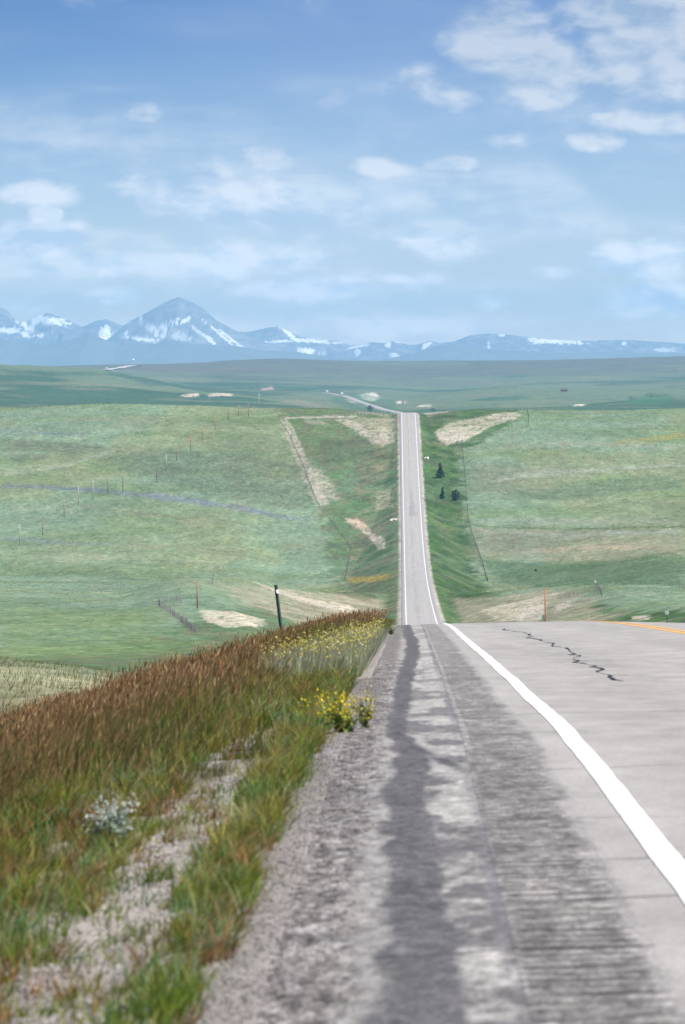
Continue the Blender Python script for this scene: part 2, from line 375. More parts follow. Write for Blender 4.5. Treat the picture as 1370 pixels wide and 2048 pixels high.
paint([(1110,1210),(1140,1200),(1142,1212),(1108,1230)], T_SOIL, .8, 560, 1100, .6, 3, 121)
paint([(1265,1232),(1300,1230),(1298,1240),(1266,1241)], T_SOIL, .9, 330, 900, .6, 3, 122)
# far cut, right of the road
paint([(870,862),(900,846),(1000,826),(1032,824),(1038,832),(990,850),(930,884),(890,890),(878,880)], (.35,.32,.25), .75, 1700, 2320, 2, 8, 123)
paint([(866,866),(900,862),(945,850),(940,862),(968,862),(930,878),(895,890),(880,876)], T_SOIL, .75, 1700, 2320, 1.2, 6, 124)
paint([(1000,824),(1034,826),(1034,836),(990,850),(1018,834)], T_SOIL, .6, 1700, 2320, 1, 6, 125)
paint([(845,826),(900,822),(900,828),(850,829)], T_SOIL, .95, 2330, 4200, 2, 10, 126)
# fields
paint([(0,970),(180,976),(380,995),(560,1028),(640,1040),(540,1034),(380,1006),(180,984),(0,976)], T_PUR, .75, 1200, 2100, 2, 6, 127, .35)
paint([(0,858),(170,868),(175,874),(0,864)], T_PUR, .45, 1500, 2320, 2, 6, 128, .4)
paint([(0,1073),(160,1084),(290,1092),(160,1092),(0,1080)], T_PUR, .35, 1100, 2000, 2, 6, 129, .4)
paint([(940,1050),(1370,1054),(1370,1112),(950,1112)], (.19,.185,.13), .6, 1100, 2000, 6, 12, 130, .5)
paint([(935,925),(1100,930),(1200,950),(1060,990),(945,985)], (.165,.165,.12), .45, 1300, 2320, 6, 12, 131, .5)
paint([(1200,885),(1370,860),(1370,876),(1250,890)], (.25,.22,.06), .5, 1500, 2320, 5, 10, 132)
paint([(960,1120),(1370,1110),(1370,1175),(1000,1165)], (.052,.098,.045), .7, 900, 1700, 6, 15, 133, .3)
paint([(0,1215),(320,1213),(330,1310),(0,1320)], (.115,.175,.075), .7, 420, 980, 4, 8, 134, .4)
paint([(940,1048),(1370,1052),(1370,1056),(940,1051)], T_DARK, .8, 1100, 2000, 1, 2, 135)
paint([(450,900),(625,935),(625,1020),(450,1000)], (.092,.112,.07), .6, 1300, 2320, 5, 14, 136)
paint([(170,893),(300,895),(420,905),(560,985),(400,985),(200,935)], (.085,.112,.07), .6, 1300, 2320, 6, 14, 137)
# dark ridge shading painted in, with folds, stock tracks and hollows across the pastures
for q, (poly, colr, kk) in enumerate([
    ([(0,948),(130,928),(225,900),(232,904),(140,933),(0,955)], (.20,.23,.17), .8), ([(0,878),(120,884),(210,892),(150,908),(0,902)], (.085,.095,.065), .7),
    ([(150,1009),(300,1026),(500,1049),(500,1052),(300,1031),(150,1014)], (.13,.12,.075), .7), ([(0,1020),(90,1012),(230,1020),(120,1026)], (.19,.235,.16), .6),
    ([(250,935),(330,925),(420,940),(330,952)], (.085,.105,.07), .6), ([(0,1118),(180,1108),(420,1122),(200,1132)], (.20,.24,.17), .55),
    ([(180,1122),(300,1118),(400,1128),(280,1134)], (.07,.115,.05), .6), ([(0,1150),(240,1142),(420,1152),(200,1162)], (.08,.125,.06), .45),
    ([(945,968),(1100,942),(1370,925),(1370,932),(1110,950)], (.21,.235,.19), .8), ([(1000,988),(1180,962),(1370,950),(1370,975),(1100,1002)], (.085,.125,.075), .7),
    ([(950,900),(1130,880),(1370,890),(1370,898),(1130,892)], (.20,.22,.16), .55), ([(1060,868),(1300,850),(1370,852),(1200,872)], (.10,.14,.075), .5),
    ([(945,1062),(1150,1066),(1370,1060),(1370,1066),(1150,1073)], (.20,.235,.19), .8), ([(960,1095),(1200,1090),(1370,1096),(1370,1102),(1150,1100)], (.25,.20,.14), .6),
    ([(940,1040),(1100,1030),(1370,1040),(1370,1048),(1000,1048)], (.20,.22,.17), .5), ([(60,840),(300,832),(420,838),(250,846)], (.20,.23,.15), .5),
    ([(0,912),(60,905),(110,915),(40,926)], (.075,.09,.07), .6), ([(430,880),(540,872),(548,890),(450,900)], (.11,.145,.09), .5)]):
    paint(poly, colr, kk, 900, 2320, 4, 9, 180 + q, .5)
# far rangeland accents: chalk banks, willow hollows
for q, (poly, colr, kk) in enumerate([
    ([(718,788),(748,785),(760,794),(745,803),(728,800)], (.62,.58,.50), .95), ([(690,797),(705,797),(716,806),(700,806)], (.52,.44,.36), .8),
    ([(795,802),(812,800),(812,807),(792,807)], (.58,.54,.46), .9), ([(840,810),(862,808),(862,814),(836,814)], (.55,.50,.42), .8),
    ([(720,786),(790,800),(795,826),(780,824),(690,800),(670,790)], (.045,.11,.065), .75), ([(670,792),(760,822),(700,818),(660,800)], (.04,.10,.06), .8),
    ([(1150,808),(1172,808),(1170,813),(1148,813)], (.62,.58,.5), .9), ([(1250,798),(1290,790),(1345,788),(1350,802),(1300,808),(1255,808)], (.035,.11,.05), .95),
    ([(360,790),(392,786),(398,793),(365,794)], (.6,.5,.42), .9), ([(415,788),(465,787),(466,793),(418,794)], (.55,.45,.38), .8),
    ([(520,778),(548,772),(546,780),(524,781)], (.42,.30,.27), .8), ([(960,796),(1060,790),(1060,800),(970,802)], (.055,.11,.07), .7),
    ([(0,806),(70,812),(60,818),(0,816)], (.04,.08,.06), .85), ([(200,740),(300,762),(390,776),(300,772)], (.035,.075,.06), .75),
    ([(560,806),(600,800),(660,815),(640,822)], (.2,.18,.14), .6), ([(905,815),(1000,805),(1000,812),(920,818)], (.06,.12,.08), .6)]):
    paint(poly, colr, kk * .9, 2700, 9000, 5, 45, 140 + q)
# gravel verge, then the bare and grassy foreground
verge = sstep(1.35, .6, TO + 1.1 * (fbm(XG / 1.2, YG / 3, 3, 71) - .5)) * sstep(120, 200, YG) * (YG < 7040)
C = lerp3(C, (.33,.31,.28), verge * .85)
kn = 1 - sstep(110, 260, YG)
CN = np.zeros_like(C) + np.array((.17,.155,.105))
CN = lerp3(CN, (.30,.27,.20), sstep(.45, .65, fbm(XG / 6, YG / 9, 4, 81)) * .75); CN = lerp3(CN, (.24,.245,.15), sstep(60, 110, YG) * .6)
def bare_patch(X, Y):                                # the washed-out gravel in the near verge
    c = np.interp(Y, [8, 11, 12.8, 16, 18, 20, 60], [-.85, -.89, -.87, -.80, -.88, -.92, -1.2])
    h = np.interp(Y, [8, 9.5, 11, 12.8, 16, 18, 20, 60], [.14, .22, .27, .28, .20, .15, .02, 0])
    return sstep(1.0, .6, np.abs(X - c + .42 * (fbm(X / .22, Y / .7, 4, 83) - .5)) / np.maximum(h, 1e-3))
shoulder = sstep(.22, .05, TO + .12 * (fbm(XG / .3, YG / .6, 3, 82) - .5) * 2) * (L < 3.65)
CN = lerp3(CN, (.085,.085,.045), sstep(1.4, 3.0, TO) * (1 - .8 * sstep(70, 120, YG)))
gravel = np.maximum(np.maximum(shoulder, bare_patch(XG, YG)), sstep(.9, .3, TO) * (YG < 26) * .75 * sstep(.35, .6, fbm(XG / .2, YG / .4, 3, 84))) * kn * (YG < 60)
CN = lerp3(CN, (.29,.265,.24), bare_patch(XG, YG)); CN = lerp3(CN, (.21,.20,.19), shoulder)
C = C * (1 - kn[..., None]) + CN * kn[..., None]
C = C * (0.86 + 0.28 * n_fin)[..., None]

k = material('rangeland', 0.95, 0.08)
co = obj_co(k)
base = attr(k, 'tone').outputs['Color']; gr = attr(k, 'gravel').outputs['Fac']
mpv = k.scale(co, (1, .42, 1))
v1 = k.noise(mpv, 0.55, 5, 0.65); v2 = k.noise(mpv, 0.09, 5, 0.6); v3 = k.noise(co, 0.012, 4, 0.6)
vv = k.m('MULTIPLY', k.m('MULTIPLY', k.rng(v1, .28, .72, .68, 1.32), k.rng(v2, .3, .7, .86, 1.14)), k.rng(v3, .3, .7, .88, 1.12))
base = k.mix(1.0, base, vv, 'MULTIPLY')
hue = k.noise(mpv, 0.16, 4, 0.6)
base = k.mix(k.rng(hue, .46, .68), base, k.mix(1.0, base, (1.20, 1.08, 1.06, 1), 'MULTIPLY'))
base = k.mix(k.rng(k.noise(mpv, 0.23, 4, 0.6), .50, .70), base, k.mix(1.0, base, (.74, .82, .72, 1), 'MULTIPLY'))
base = k.mix(k.rng(k.noise(mpv, 0.42, 3, 0.6), .56, .70), base, k.mix(1.0, base, (1.35, 1.42, 1.55, 1), 'MULTIPLY'))
vor = k.node('ShaderNodeTexVoronoi'); k.put(vor.inputs[0], co); vor.inputs['Scale'].default_value = 70
gcol = k.mix(.62, k.mix(vor.outputs['Color'], (.12, .11, .105, 1), (.40, .37, .355, 1)), base)
base = k.mix(gr, base, gcol)
k.put(k.p.inputs['Base Color'], base)
bump = k.node('ShaderNodeBump'); bump.inputs['Strength'].default_value = .55; bump.inputs['Distance'].default_value = .35
k.put(bump.inputs['Height'], k.m('ADD', v1, k.m('MULTIPLY', k.noise(co, 2.2, 3, .6), .5))); k.put(k.p.inputs['Normal'], bump.outputs[0])
ter = mesh_from('ground', np.stack([XG, YG, ZG], -1).reshape(-1, 3), grid_faces(NR, NC), k.mat, True,
                cols={'tone': C.reshape(-1, 3), 'gravel': gravel.reshape(-1)})
tag(ter, kind='structure')

# ------------------------------------------------------------------ road
k = material('old_asphalt', 0.85, 0.25)
uv = k.node('ShaderNodeUVMap').outputs[0]
co = obj_co(k); tone = attr(k, 'tone').outputs['Color']
fine = k.noise(co, 60, 4, .8); mid_ = k.noise(k.scale(co, (1, .35, 1)), 3.2, 5, .6); lng = k.noise(k.scale(co, (.9, .012, 1)), 2.0, 4, .6)
vv = k.m('MULTIPLY', k.m('MULTIPLY', k.rng(fine, .25, .75, .60, 1.40), k.rng(mid_, .3, .7, .84, 1.13)), k.rng(lng, .3, .7, .93, 1.07))
rough_a = attr(k, 'coarse').outputs['Fac']
trans = k.noise(k.scale(co, (1.6, 9.0, 1)), 1.6, 6, .75); chip = k.noise(co, 28, 3, .7)
sy_ = k.node('ShaderNodeSeparateXYZ'); k.put(sy_.inputs[0], co)
rib = k.m('SINE', k.m('ADD', k.m('MULTIPLY', sy_.outputs[1], 42.0), k.m('MULTIPLY', k.noise(k.scale(co, (2.5, .8, 1)), 1.5, 3, .6), 9.0)))
trans = k.m('ADD', k.m('MULTIPLY', trans, .8), k.m('ADD', k.m('MULTIPLY', rib, .05), .1))
stone = k.node('ShaderNodeTexVoronoi'); k.put(stone.inputs[0], co); stone.inputs['Scale'].default_value = 60
tw = k.rng(rough_a, .6, 1.0)
tv = k.m('MULTIPLY', k.m('MULTIPLY', k.m('ADD', k.m('MULTIPLY', tw, k.m('SUBTRACT', k.rng(trans, .38, .60, .42, 1.35), 1.0)), 1.0), k.rng(chip, .3, .7, .55, 1.45)), k.rng(stone.outputs['Distance'], .1, .7, .45, 1.6))
vv2 = k.m('MULTIPLY', vv, k.m('ADD', k.m('MULTIPLY', rough_a, k.m('SUBTRACT', tv, 1.0)), 1.0))
k.put(k.p.inputs['Base Color'], k.mix(1.0, tone, vv2, 'MULTIPLY'))
bump = k.node('ShaderNodeBump'); bump.inputs['Strength'].default_value = .5; bump.inputs['Distance'].default_value = .012
k.put(bump.inputs['Height'], k.m('ADD', k.m('MULTIPLY', fine, .5), k.m('MULTIPLY', trans, tw))); k.put(k.p.inputs['Normal'], bump.outputs[0])
ASPH = k.mat
LANE = np.array((.295,.285,.274))
def road_mesh(name, ls, ys, tone, coarse, parent=None):
    LL, YY = np.meshgrid(ls, ys); XX = LL + line_x(YY); ZZ = road_surface(LL, YY)
    t, c = tone(LL, YY), coarse(LL, YY)
    # skirt under both edges so that the pavement has thickness
    XX = np.concatenate([XX[:, :1] - .02, XX, XX[:, -1:] + .02], 1); YY2 = np.concatenate([YY[:, :1], YY, YY[:, -1:]], 1)
    ZZ = np.concatenate([ZZ[:, :1] - .10, ZZ, ZZ[:, -1:] - .10], 1)
    t = np.concatenate([t[:, :1] * .6, t, t[:, -1:] * .6], 1); c = np.concatenate([c[:, :1], c, c[:, -1:]], 1)
    return mesh_from(name, np.stack([XX, YY2, ZZ], -1).reshape(-1, 3), grid_faces(*XX.shape), ASPH, True, parent,
                     {'tone': t.reshape(-1, 3), 'coarse': c.reshape(-1)})
def near_tone(Lq, Y):
    x = Lq + .85                                     # metres right of the camera
    c = np.zeros(Lq.shape + (3,)) + LANE
    c = c * (1 + .10 * (fbm(x / .7, Y / 25, 3, 201) - .5))[..., None]
    for q in (1.75, 3.55): c = c * (1 - .07 * np.exp(-((x - q) / .35) ** 2))[..., None]
    chipz = sstep(.265, .285, x) * sstep(.66, .58, x + .10 * (fbm(x / .2, Y / .5, 3, 202) - .5) + .05 * (fbm(x, Y / 4, 2, 203) - .5))
    c = lerp3(c, (.122,.117,.113), chipz * (.62 + .6 * fbm(x / .12, Y / .45, 4, 204)) * np.interp(Y, [10, 30, 90], [1, .9, .7]))
    c = lerp3(c, (.165,.16,.165), sstep(.05, .0, np.abs(x - .62 - .03 * (fbm(x * 0, Y / 2, 3, 207) - .5))) * .4 * (Y < 60))
    sh = sstep(.285, .265, x)
    c = lerp3(c, (.185,.18,.175), sh * np.interp(Y, [10, 25, 60], [1, .8, .4]))
    bands = fbm(x / .22, np.log(np.maximum(Y, 2)) * 26, 5, 205, .6) + .10 * (fbm(x / .03, np.log(np.maximum(Y, 2)) * 120, 3, 217) - .5)
    dk = np.array((.066,.065,.070))
    cen = np.interp(Y, [8, 11, 14, 17, 19, 20.5, 22, 24, 28, 33, 40, 50, 62, 75, 90, 120], [.03, .04, .02, .0, .02, -.01, -.07, -.085, -.07, -.045, -.02, .03, .04, -.04, -.09, -.1])
    wid = np.interp(Y, [8, 12, 16, 19, 22, 28, 40, 60, 120], [.085, .075, .07, .075, .05, .055, .07, .085, .10])
    cen = cen + .04 * (fbm(Y / 1.4, x * 0, 3, 206) - .5)
    soft = np.where(x < cen, np.abs(x - cen) / (wid * 1.5), np.abs(x - cen) / wid)
    c = lerp3(c, dk, sh * sstep(1.2, .75, soft + 1.1 * (fbm(x / .1, Y / .5, 3, 208) - .5)) * .92)
    lite = sh * sstep(.02, .06, x - cen - wid * .6) * sstep(.48, .58, bands + .08 * sstep(25, 40, Y))
    c = lerp3(c, (.29,.285,.275), lite * .6)
    darkb = sh * sstep(.0, .05, x - cen) * sstep(.50, .42, bands) * (1 - .6 * sstep(20, 40, Y))
    c = lerp3(c, (.085,.083,.086), darkb * .85)
    # oil-dark sweep that crosses the shoulder
    sx = np.interp(Y, [18.2, 18.9, 19.6, 20.6, 22, 24], [.24, .20, .12, .03, -.06, -.09])
    c = lerp3(c, dk, sstep(.055, .005, np.abs(x - sx + .03 * (fbm(x / .1, Y / .6, 3, 215) - .5))) * sstep(18.0, 18.8, Y) * (Y < 24) * .8)
    seam = sstep(.035, .012, np.abs(x - .262 - .012 * (fbm(Y / 1.1, x * 0, 3, 209) - .5) * 2)) * np.clip(1.4 * fbm(Y / 3.0, x * 0, 3, 210), .3, 1)
    c = lerp3(c, (.125,.12,.13), seam * .85)
    lane2 = sstep(.012, .0, np.abs(x - .30)) * .5 * (Y > 20)
    c = lerp3(c, (.36,.35,.35), lane2)
    edge = sstep(-.10, -.2, x + .12 * (fbm(x / .2, Y / .7, 3, 211) - .5))
    c = lerp3(c, (.118,.110,.105), edge * (.72 + .7 * (fbm(x / .09, Y / .35, 4, 212) - .3)))
    c = lerp3(c, (.10,.10,.105), edge * sstep(.60, .70, fbm(x / .15, Y / .4, 4, 213)) * .75 * (Y < 30))
    pit = fbm(x / .035, Y / .09, 3, 218, .7)
    c = c * (1 + (2.2 * edge + 1.1 * sh + 1.3 * chipz) * (pit - .5) * (Y < 45))[..., None]
    c = lerp3(c, (.34,.32,.31), edge * sstep(.62, .72, fbm(x / .02, Y / .06, 2, 219)) * .6 * (Y < 35))
    return np.clip(c, .03, .9)
def near_coarse(Lq, Y):
    x = Lq + .85
    return np.clip(sstep(.265, .30, x) * sstep(.68, .58, x) + .58 * (x < .28), 0, 1)
ysn = np.concatenate([np.arange(-28, 7.5, .8), np.arange(7.5, 30, .045), np.geomspace(30, 118, 330)])
ls = np.concatenate([np.arange(EDGE_L, .06, .0125), [.2, .4, .6, .8, 1.0, 1.2, 1.5, 1.8, 2.1, 2.3, 2.5, 2.7, 2.9, 3.1, 3.5, 3.65, 3.8, 4.4, 5.2, 6, 6.8, 7.3, 7.8, 8.2, EDGE_R]])
road = road_mesh('road', ls, ysn, near_tone, near_coarse); tag(road, kind='structure')
def far_tone(Lq, Y):
    c = np.zeros(Lq.shape + (3,)) + LANE * 1.06
    c = c * (1 + .12 * (fbm(Lq / 1.2, Y / 120, 3, 221) - .5))[..., None]
    for q in (.9, 2.7, 4.5, 6.4): c = c * (1 - .07 * np.exp(-((Lq - q) / .45) ** 2))[..., None]
    c = c * (1 - .16 * np.exp(-((Lq - 3.3) / .3) ** 2) * sstep(.35, .6, fbm(Lq * 0, Y / 30, 3, 222)))[..., None]
    out = np.maximum(sstep(-.25, -.4, Lq), sstep(7.5, 7.7, Lq))
    c = lerp3(c, (.23,.225,.23), out * .8)
    tri = (Y > 1690) & (Y < 1790) & (np.abs(Lq - 3.5 - .3) < 1.6 * (1790 - Y) / 100)
    return lerp3(c, (.20,.20,.215), tri * .6)
lsf = np.array([EDGE_L, -.8, -.4, -.2, .2, .9, 1.6, 2.3, 2.8, 3.1, 3.3, 3.5, 3.8, 4.5, 5.2, 6.2, 7.3, 7.6, 8.0, EDGE_R])
ysf = np.concatenate([np.linspace(118, 2400, 600), np.linspace(2410, 7050, 300)])
r2 = road_mesh('road_surface', lsf, ysf, far_tone, lambda a, b: a * 0, road)

def plain(name, col, rough=.8, var=.12, scale=6, spec=.2):
    k = material(name, rough, spec); n = k.noise(obj_co(k), scale, 4, .6)
    c = k.mix(1.0, (*col, 1), k.rng(n, .25, .75, 1 - var, 1 + var), 'MULTIPLY'); k.put(k.p.inputs['Base Color'], c); return k.mat
k = material('white_road_paint', .6, .3); n = k.noise(obj_co(k), 24, 6, .75)
k.put(k.p.inputs['Base Color'], k.mix(k.rng(n, .55, .66, 0, .8), (.82,.82,.82, 1), (.42,.42,.42, 1))); M_WHITE = k.mat
k = material('yellow_road_paint', .6, .3); n = k.noise(obj_co(k), 9, 5, .65)
k.put(k.p.inputs['Base Color'], k.mix(k.rng(n, .55, .70, 0, .6), (.72,.36,.04, 1), (.40,.24,.08, 1))); M_YEL = k.mat
M_TAR = plain('crack_sealer', (.028,.027,.03), .6, .3, 20)
M_CRK = plain('open_crack', (.075,.07,.07), .95, .3, 20)
def ribbon(name, l0, w_, ys, mat, lift=.004, parent=road, wob=0.0):
    ys = np.asarray(ys, float); c = l0 + wob * (fbm(ys / 3, ys * 0, 3, 300) - .5)
    w2 = w_ * (1 + .12 * (fbm(ys / .6, ys * 0 + 3, 3, 301) - .5)) / 2
    Ls = np.stack([c - w2, c + w2], 1); Y2 = np.stack([ys, ys], 1); X = Ls + line_x(Y2)
    V = np.stack([X, Y2, road_surface(Ls, Y2) + lift], -1).reshape(-1, 3)
    return mesh_from(name, V, grid_faces(len(ys), 2), mat, True, parent)
yn = np.concatenate([np.arange(-28, 7, 1.0), np.geomspace(7, 120, 420)]); yf = np.linspace(120, 2390, 700)
ribbon('white_edge_line', 0, .098, yn, M_WHITE, wob=.02); ribbon('white_edge_line', 0, .16, yf, M_WHITE, .012)
ribbon('white_edge_line', 7.3, .105, yn, M_WHITE); ribbon('white_edge_line', 7.3, .16, yf, M_WHITE, .012)
ribbon('yellow_centre_line', 3.53, .105, yn, M_YEL); ribbon('yellow_centre_line', 3.77, .105, yn, M_YEL)
for y0 in np.arange(1920, 2260, 16.0): ribbon('yellow_dash', 3.65, .18, np.linspace(y0, y0 + 7, 4), M_YEL, .012)

def crack(name, pts, mat, lift):
    """a flat ragged ribbon through (lat, Y, width) points"""
    P = np.array(pts, float); d = np.gradient(P[:, :2], axis=0); d /= np.linalg.norm(d, axis=1)[:, None] + 1e-9
    nrm = np.stack([-d[:, 1], d[:, 0]], 1); a, b = P[:, :2] - nrm * P[:, 2:] / 2, P[:, :2] + nrm * P[:, 2:] / 2
    Q = np.stack([a, b], 1).reshape(-1, 2)
    V = np.stack([Q[:, 0] + line_x(Q[:, 1]), Q[:, 1], road_surface(Q[:, 0], Q[:, 1]) + lift], -1)
    return mesh_from(name, V, grid_faces(len(P), 2), mat, False, road)
# sealed longitudinal crack wandering along the wheel path, in broken lengths with side jogs
g = random.Random(3); y = 32.5; l = .88; trace = []
while y < 78:
    n = g.randint(5, 9); pts = []
    for i in range(n):
        pts.append((l, y, g.uniform(.012, .045) if 0 < i < n - 1 else .012)); y += g.uniform(.35, .8) * y / 45; l += g.uniform(-.085, .09)
    l = min(max(l, .72), 1.08); trace += pts; crack('crack_seal', pts, M_TAR, .005)
    if g.random() < .8:
        a = pts[g.randrange(len(pts))]; sgn = g.choice((-1, 1))
        crack('crack_seal', [(a[0] + sgn * q * .09, a[1] + g.uniform(-.12, .12),   .06 - .010 * q) for q in range(5)], M_TAR, .006)
    if g.random() < .5: y += g.uniform(.5, 1.2)
crack('crack', [(a, b, .008) for a, b, c_ in trace], M_CRK, .0035)
# hairline transverse cracks
for q, (y0, l0, l1, wd) in enumerate([(10.6,-.95,-.2,.012),(11.9,-.95,3.4,.016),(13.35,-1.0,2.5,.016),(15.2,-.6,2.6,.008),(18.35,-.9,3.5,.014),(21.7,-.6,3.6,.014),(24.6,-1.0,3.6,.016),
        (26.5,-1.1,.1,.03),(29.5,.2,3.7,.02),(33.6,-.7,3.7,.018),(38,-.5,2.2,.02),(42,.2,3.6,.028),(46.5,-.4,2.9,.022),(51,.0,3.7,.03),(57,.2,3.7,.03),(64,-.5,3.4,.035),(70,.3,3.7,.03),(78,.2,3.7,.03)]):
    m = max(10, int((l1 - l0) / .08)); pts = []
    for i in range(m):
        f = i / (m - 1); lq = l0 + (l1 - l0) * f
        pts.append((lq, y0 + (fbm(np.array([lq / .5]), np.array([y0]), 4, 400 + q)[0] - .5) * .09 * y0 ** .5, wd * (.35 + 1.0 * vnoise(np.array([lq / .2]), np.array([y0]), 5)[0])))
    crack('crack', pts, M_CRK, .003)

# distant stretch of highway climbing the far plateau
ra, rb = seen(212, 741, 8200), seen(276, 732.5, 8200)
if ra and rb:
    n = 40; f = np.linspace(0, 1, n); px_ = ra.x + (rb.x - ra.x) * f; py_ = ra.y + (rb.y - ra.y) * f
    V = []
    for i in range(n):
        for s_ in (-11, 11): V.append((px_[i] + s_, py_[i], 0))
    V = np.array(V); V[:, 2] = height(V[:, 0], V[:, 1]).reshape(-1, 2).max(1).repeat(2) + 1.2
    o = mesh_from('road', V, grid_faces(n, 2), plain('far_asphalt', (.40,.39,.39), .9), False); tag(o, kind='structure')

# ------------------------------------------------------------------ mountains
k = material('mountain_rock', 0.95, 0.05)
co = obj_co(k); t = attr(k, 'tone').outputs['Color']
n = k.noise(k.scale(co, (1, .5, 2.2)), 0.012, 6, .7)
k.put(k.p.inputs['Base Color'], k.mix(1.0, t, k.rng(n, .3, .7, .75, 1.25), 'MULTIPLY')); M_ROCK = k.mat
def range_mesh(name, Y0, crest, depth, foot, rough, seed, snow, rock=(.20,.19,.19), forest=None, back=500, step=6):
    cx = np.array([p[0] for p in crest], float); cy = np.array([p[1] for p in crest], float)
    X = np.arange((cx[0] - VX) / F * Y0, (cx[-1] - VX) / F * Y0, step)
    yr = np.concatenate([-np.linspace(depth, 0, 60), np.linspace(25, back, 10)])
    XX, YR = np.meshgrid(X, yr)
    px = VX + XX / Y0 * F
    zc = (HY - np.interp(px, cx, cy)) / F * Y0
    base = -90.0
    f = np.where(YR <= 0, -YR / depth, YR / back)
    prof = np.where(YR <= 0, (1 - f) ** foot, 1 - .6 * f)
    rid = 1 - np.abs(2 * fbm(XX / 240 + .25 * np.sin(YR / 160), YR / 420, 5, seed) - 1) * 1.6
    fine = fbm(XX / 45, YR / 70, 4, seed + 9) - .5
    env = np.clip(f * 4, 0, 1) * (YR <= 0)
    H = (zc - base)
    Z = base + H * prof * (1 + env * rough * np.minimum(rid - .62, .02)) + fine * 16 * rough * 2 * (.25 + env) 
    Z = Z + (fbm(XX / 30, YR / 30, 3, seed + 30) - .5) * 9 * rough
    Y = Y0 + YR
    py = HY - Z / Y * F; pxx = VX + XX / Y * F
    n = fbm(XX / 60, Z / 25 + YR / 90, 4, seed + 3)
    c = np.zeros(XX.shape + (3,)) + np.array(rock)
    c = lerp3(c, (.30,.28,.27), sstep(.5, .62, n) * (.6 if rough > .15 else .0))
    if forest is not None: c = lerp3(c, (.035,.055,.045), sstep(0, 12, py - forest + 14 * (fbm(XX / 90, YR / 90, 4, seed + 5) - .5)))
    sn = np.zeros(XX.shape)
    for (sx, sy, rx, ry, rot, amt) in snow:
        a = R_(rot); ux, uy = (pxx - sx), (py - sy)
        p_, q_ = (ux * math.cos(a) + uy * math.sin(a)) / rx, (-ux * math.sin(a) + uy * math.cos(a)) / ry
        sn = np.maximum(sn, amt * sstep(1.08, .92, np.sqrt(p_ * p_ + q_ * q_) + 1.5 * (fbm(XX / 22, Z / 11, 4, seed + 7) - .5)))
    if rough > .15:                                    # snow lying in the gullies
        gul = sstep(.16, .02, rid) * sstep(.30, .55, (Z - base) / np.maximum(H, 1)) * sstep(-40, 40, Z) * sstep(.46, .56, fbm(XX / 130, YR / 130, 3, seed + 13))
        sn = np.maximum(sn, gul * (YR <= 0))
    c = lerp3(c, (.86,.88,.92), np.clip(sn, 0, 1))
    o = mesh_from(name, np.stack([XX, Y, Z], -1).reshape(-1, 3), grid_faces(*XX.shape), M_ROCK, True, None, {'tone': c.reshape(-1, 3)})
    tag(o, kind='structure'); return o
range_mesh('mountain_ridge', 32500, [(-700,640),(-300,610),(-60,625),(0,614),(14,620),(30,640),(55,643),(75,632),(95,626),(115,632),(140,642),(165,654),(190,642),(212,638),(240,650),(300,660),(420,668),(505,662),(530,656),(556,653),(575,662),(600,674),(640,679),(668,680),(700,691),(725,690),(745,684),(770,686),(792,682),(815,690),(835,689),(858,682),(880,686),(905,684),(935,672),(975,667),(1010,669),(1050,674),(1090,678),(1130,681),(1168,682),(1200,681),(1260,680),(1320,684),(1400,688),(1800,676),(2200,690)],
   1400, 1.15, .46, 501, [(100,642,34,8,8,1),(72,638,16,4,-25,.95),(211,668,12,13,0,1),(20,660,20,6,0,.8),(50,668,10,7,20,.8),(15,690,8,5,0,.6),(80,672,8,5,0,.6),(578,667,20,4,38,1),(625,682,46,4.5,4,1),(560,683,30,2.5,-3,.8),(612,701,16,6,5,.95),(645,706,8,4,0,.6),
   (720,692,20,2.5,-12,.8),(776,690,6,7,60,.9),(800,684,14,3,0,.8),(852,691,10,5,-30,.9),(790,712,12,5,20,.7),(715,705,5,8,10,.6),(1003,670,5,4,0,.8),(978,698,2.5,13,-8,.6),(1115,682,54,5.5,3,1),(1075,682,20,6,10,.9),(1330,700,26,4,0,.5),(1365,684,20,3,0,.6)], rock=(.12,.125,.145))
range_mesh('mountain', 30500, [(150,712),(205,684),(227,670),(255,645),(286,629),(322,609),(345,598.5),(357.5,594),(370,598.5),(388,606),(409,619),(434,642),(470,660),(511,677),(535,686),(560,694),(620,710),(680,722)],
   1500, 1.25, .42, 611, [(338,650,26,6,-25,.95),(372,640,14,4,-35,.9),(318,668,16,6,15,.7),(278,678,34,3.5,8,.85),(300,656,8,10,0,.5),(440,668,36,2.6,40,.9),(470,684,34,2.6,38,.85),(420,680,14,4,45,.8),(395,662,20,3,35,.5),(285,645,12,5,-30,.35),(360,672,22,8,10,.4),(465,655,12,2,30,.6),(340,690,30,3,0,.3)], rock=(.15,.148,.158), back=600)
range_mesh('foothills', 27500, [(-700,690),(-200,676),(0,676),(60,690),(120,684),(180,668),(240,690),(300,688),(350,681),(390,688),(470,692),(520,700),(600,706),(680,716),(760,720),(830,706),(880,690),(930,692),(1000,700),(1100,706),(1200,704),(1370,708),(1800,700),(2200,708)],
   1500, .8, .10, 711, [], rock=(.13,.14,.13), back=700)

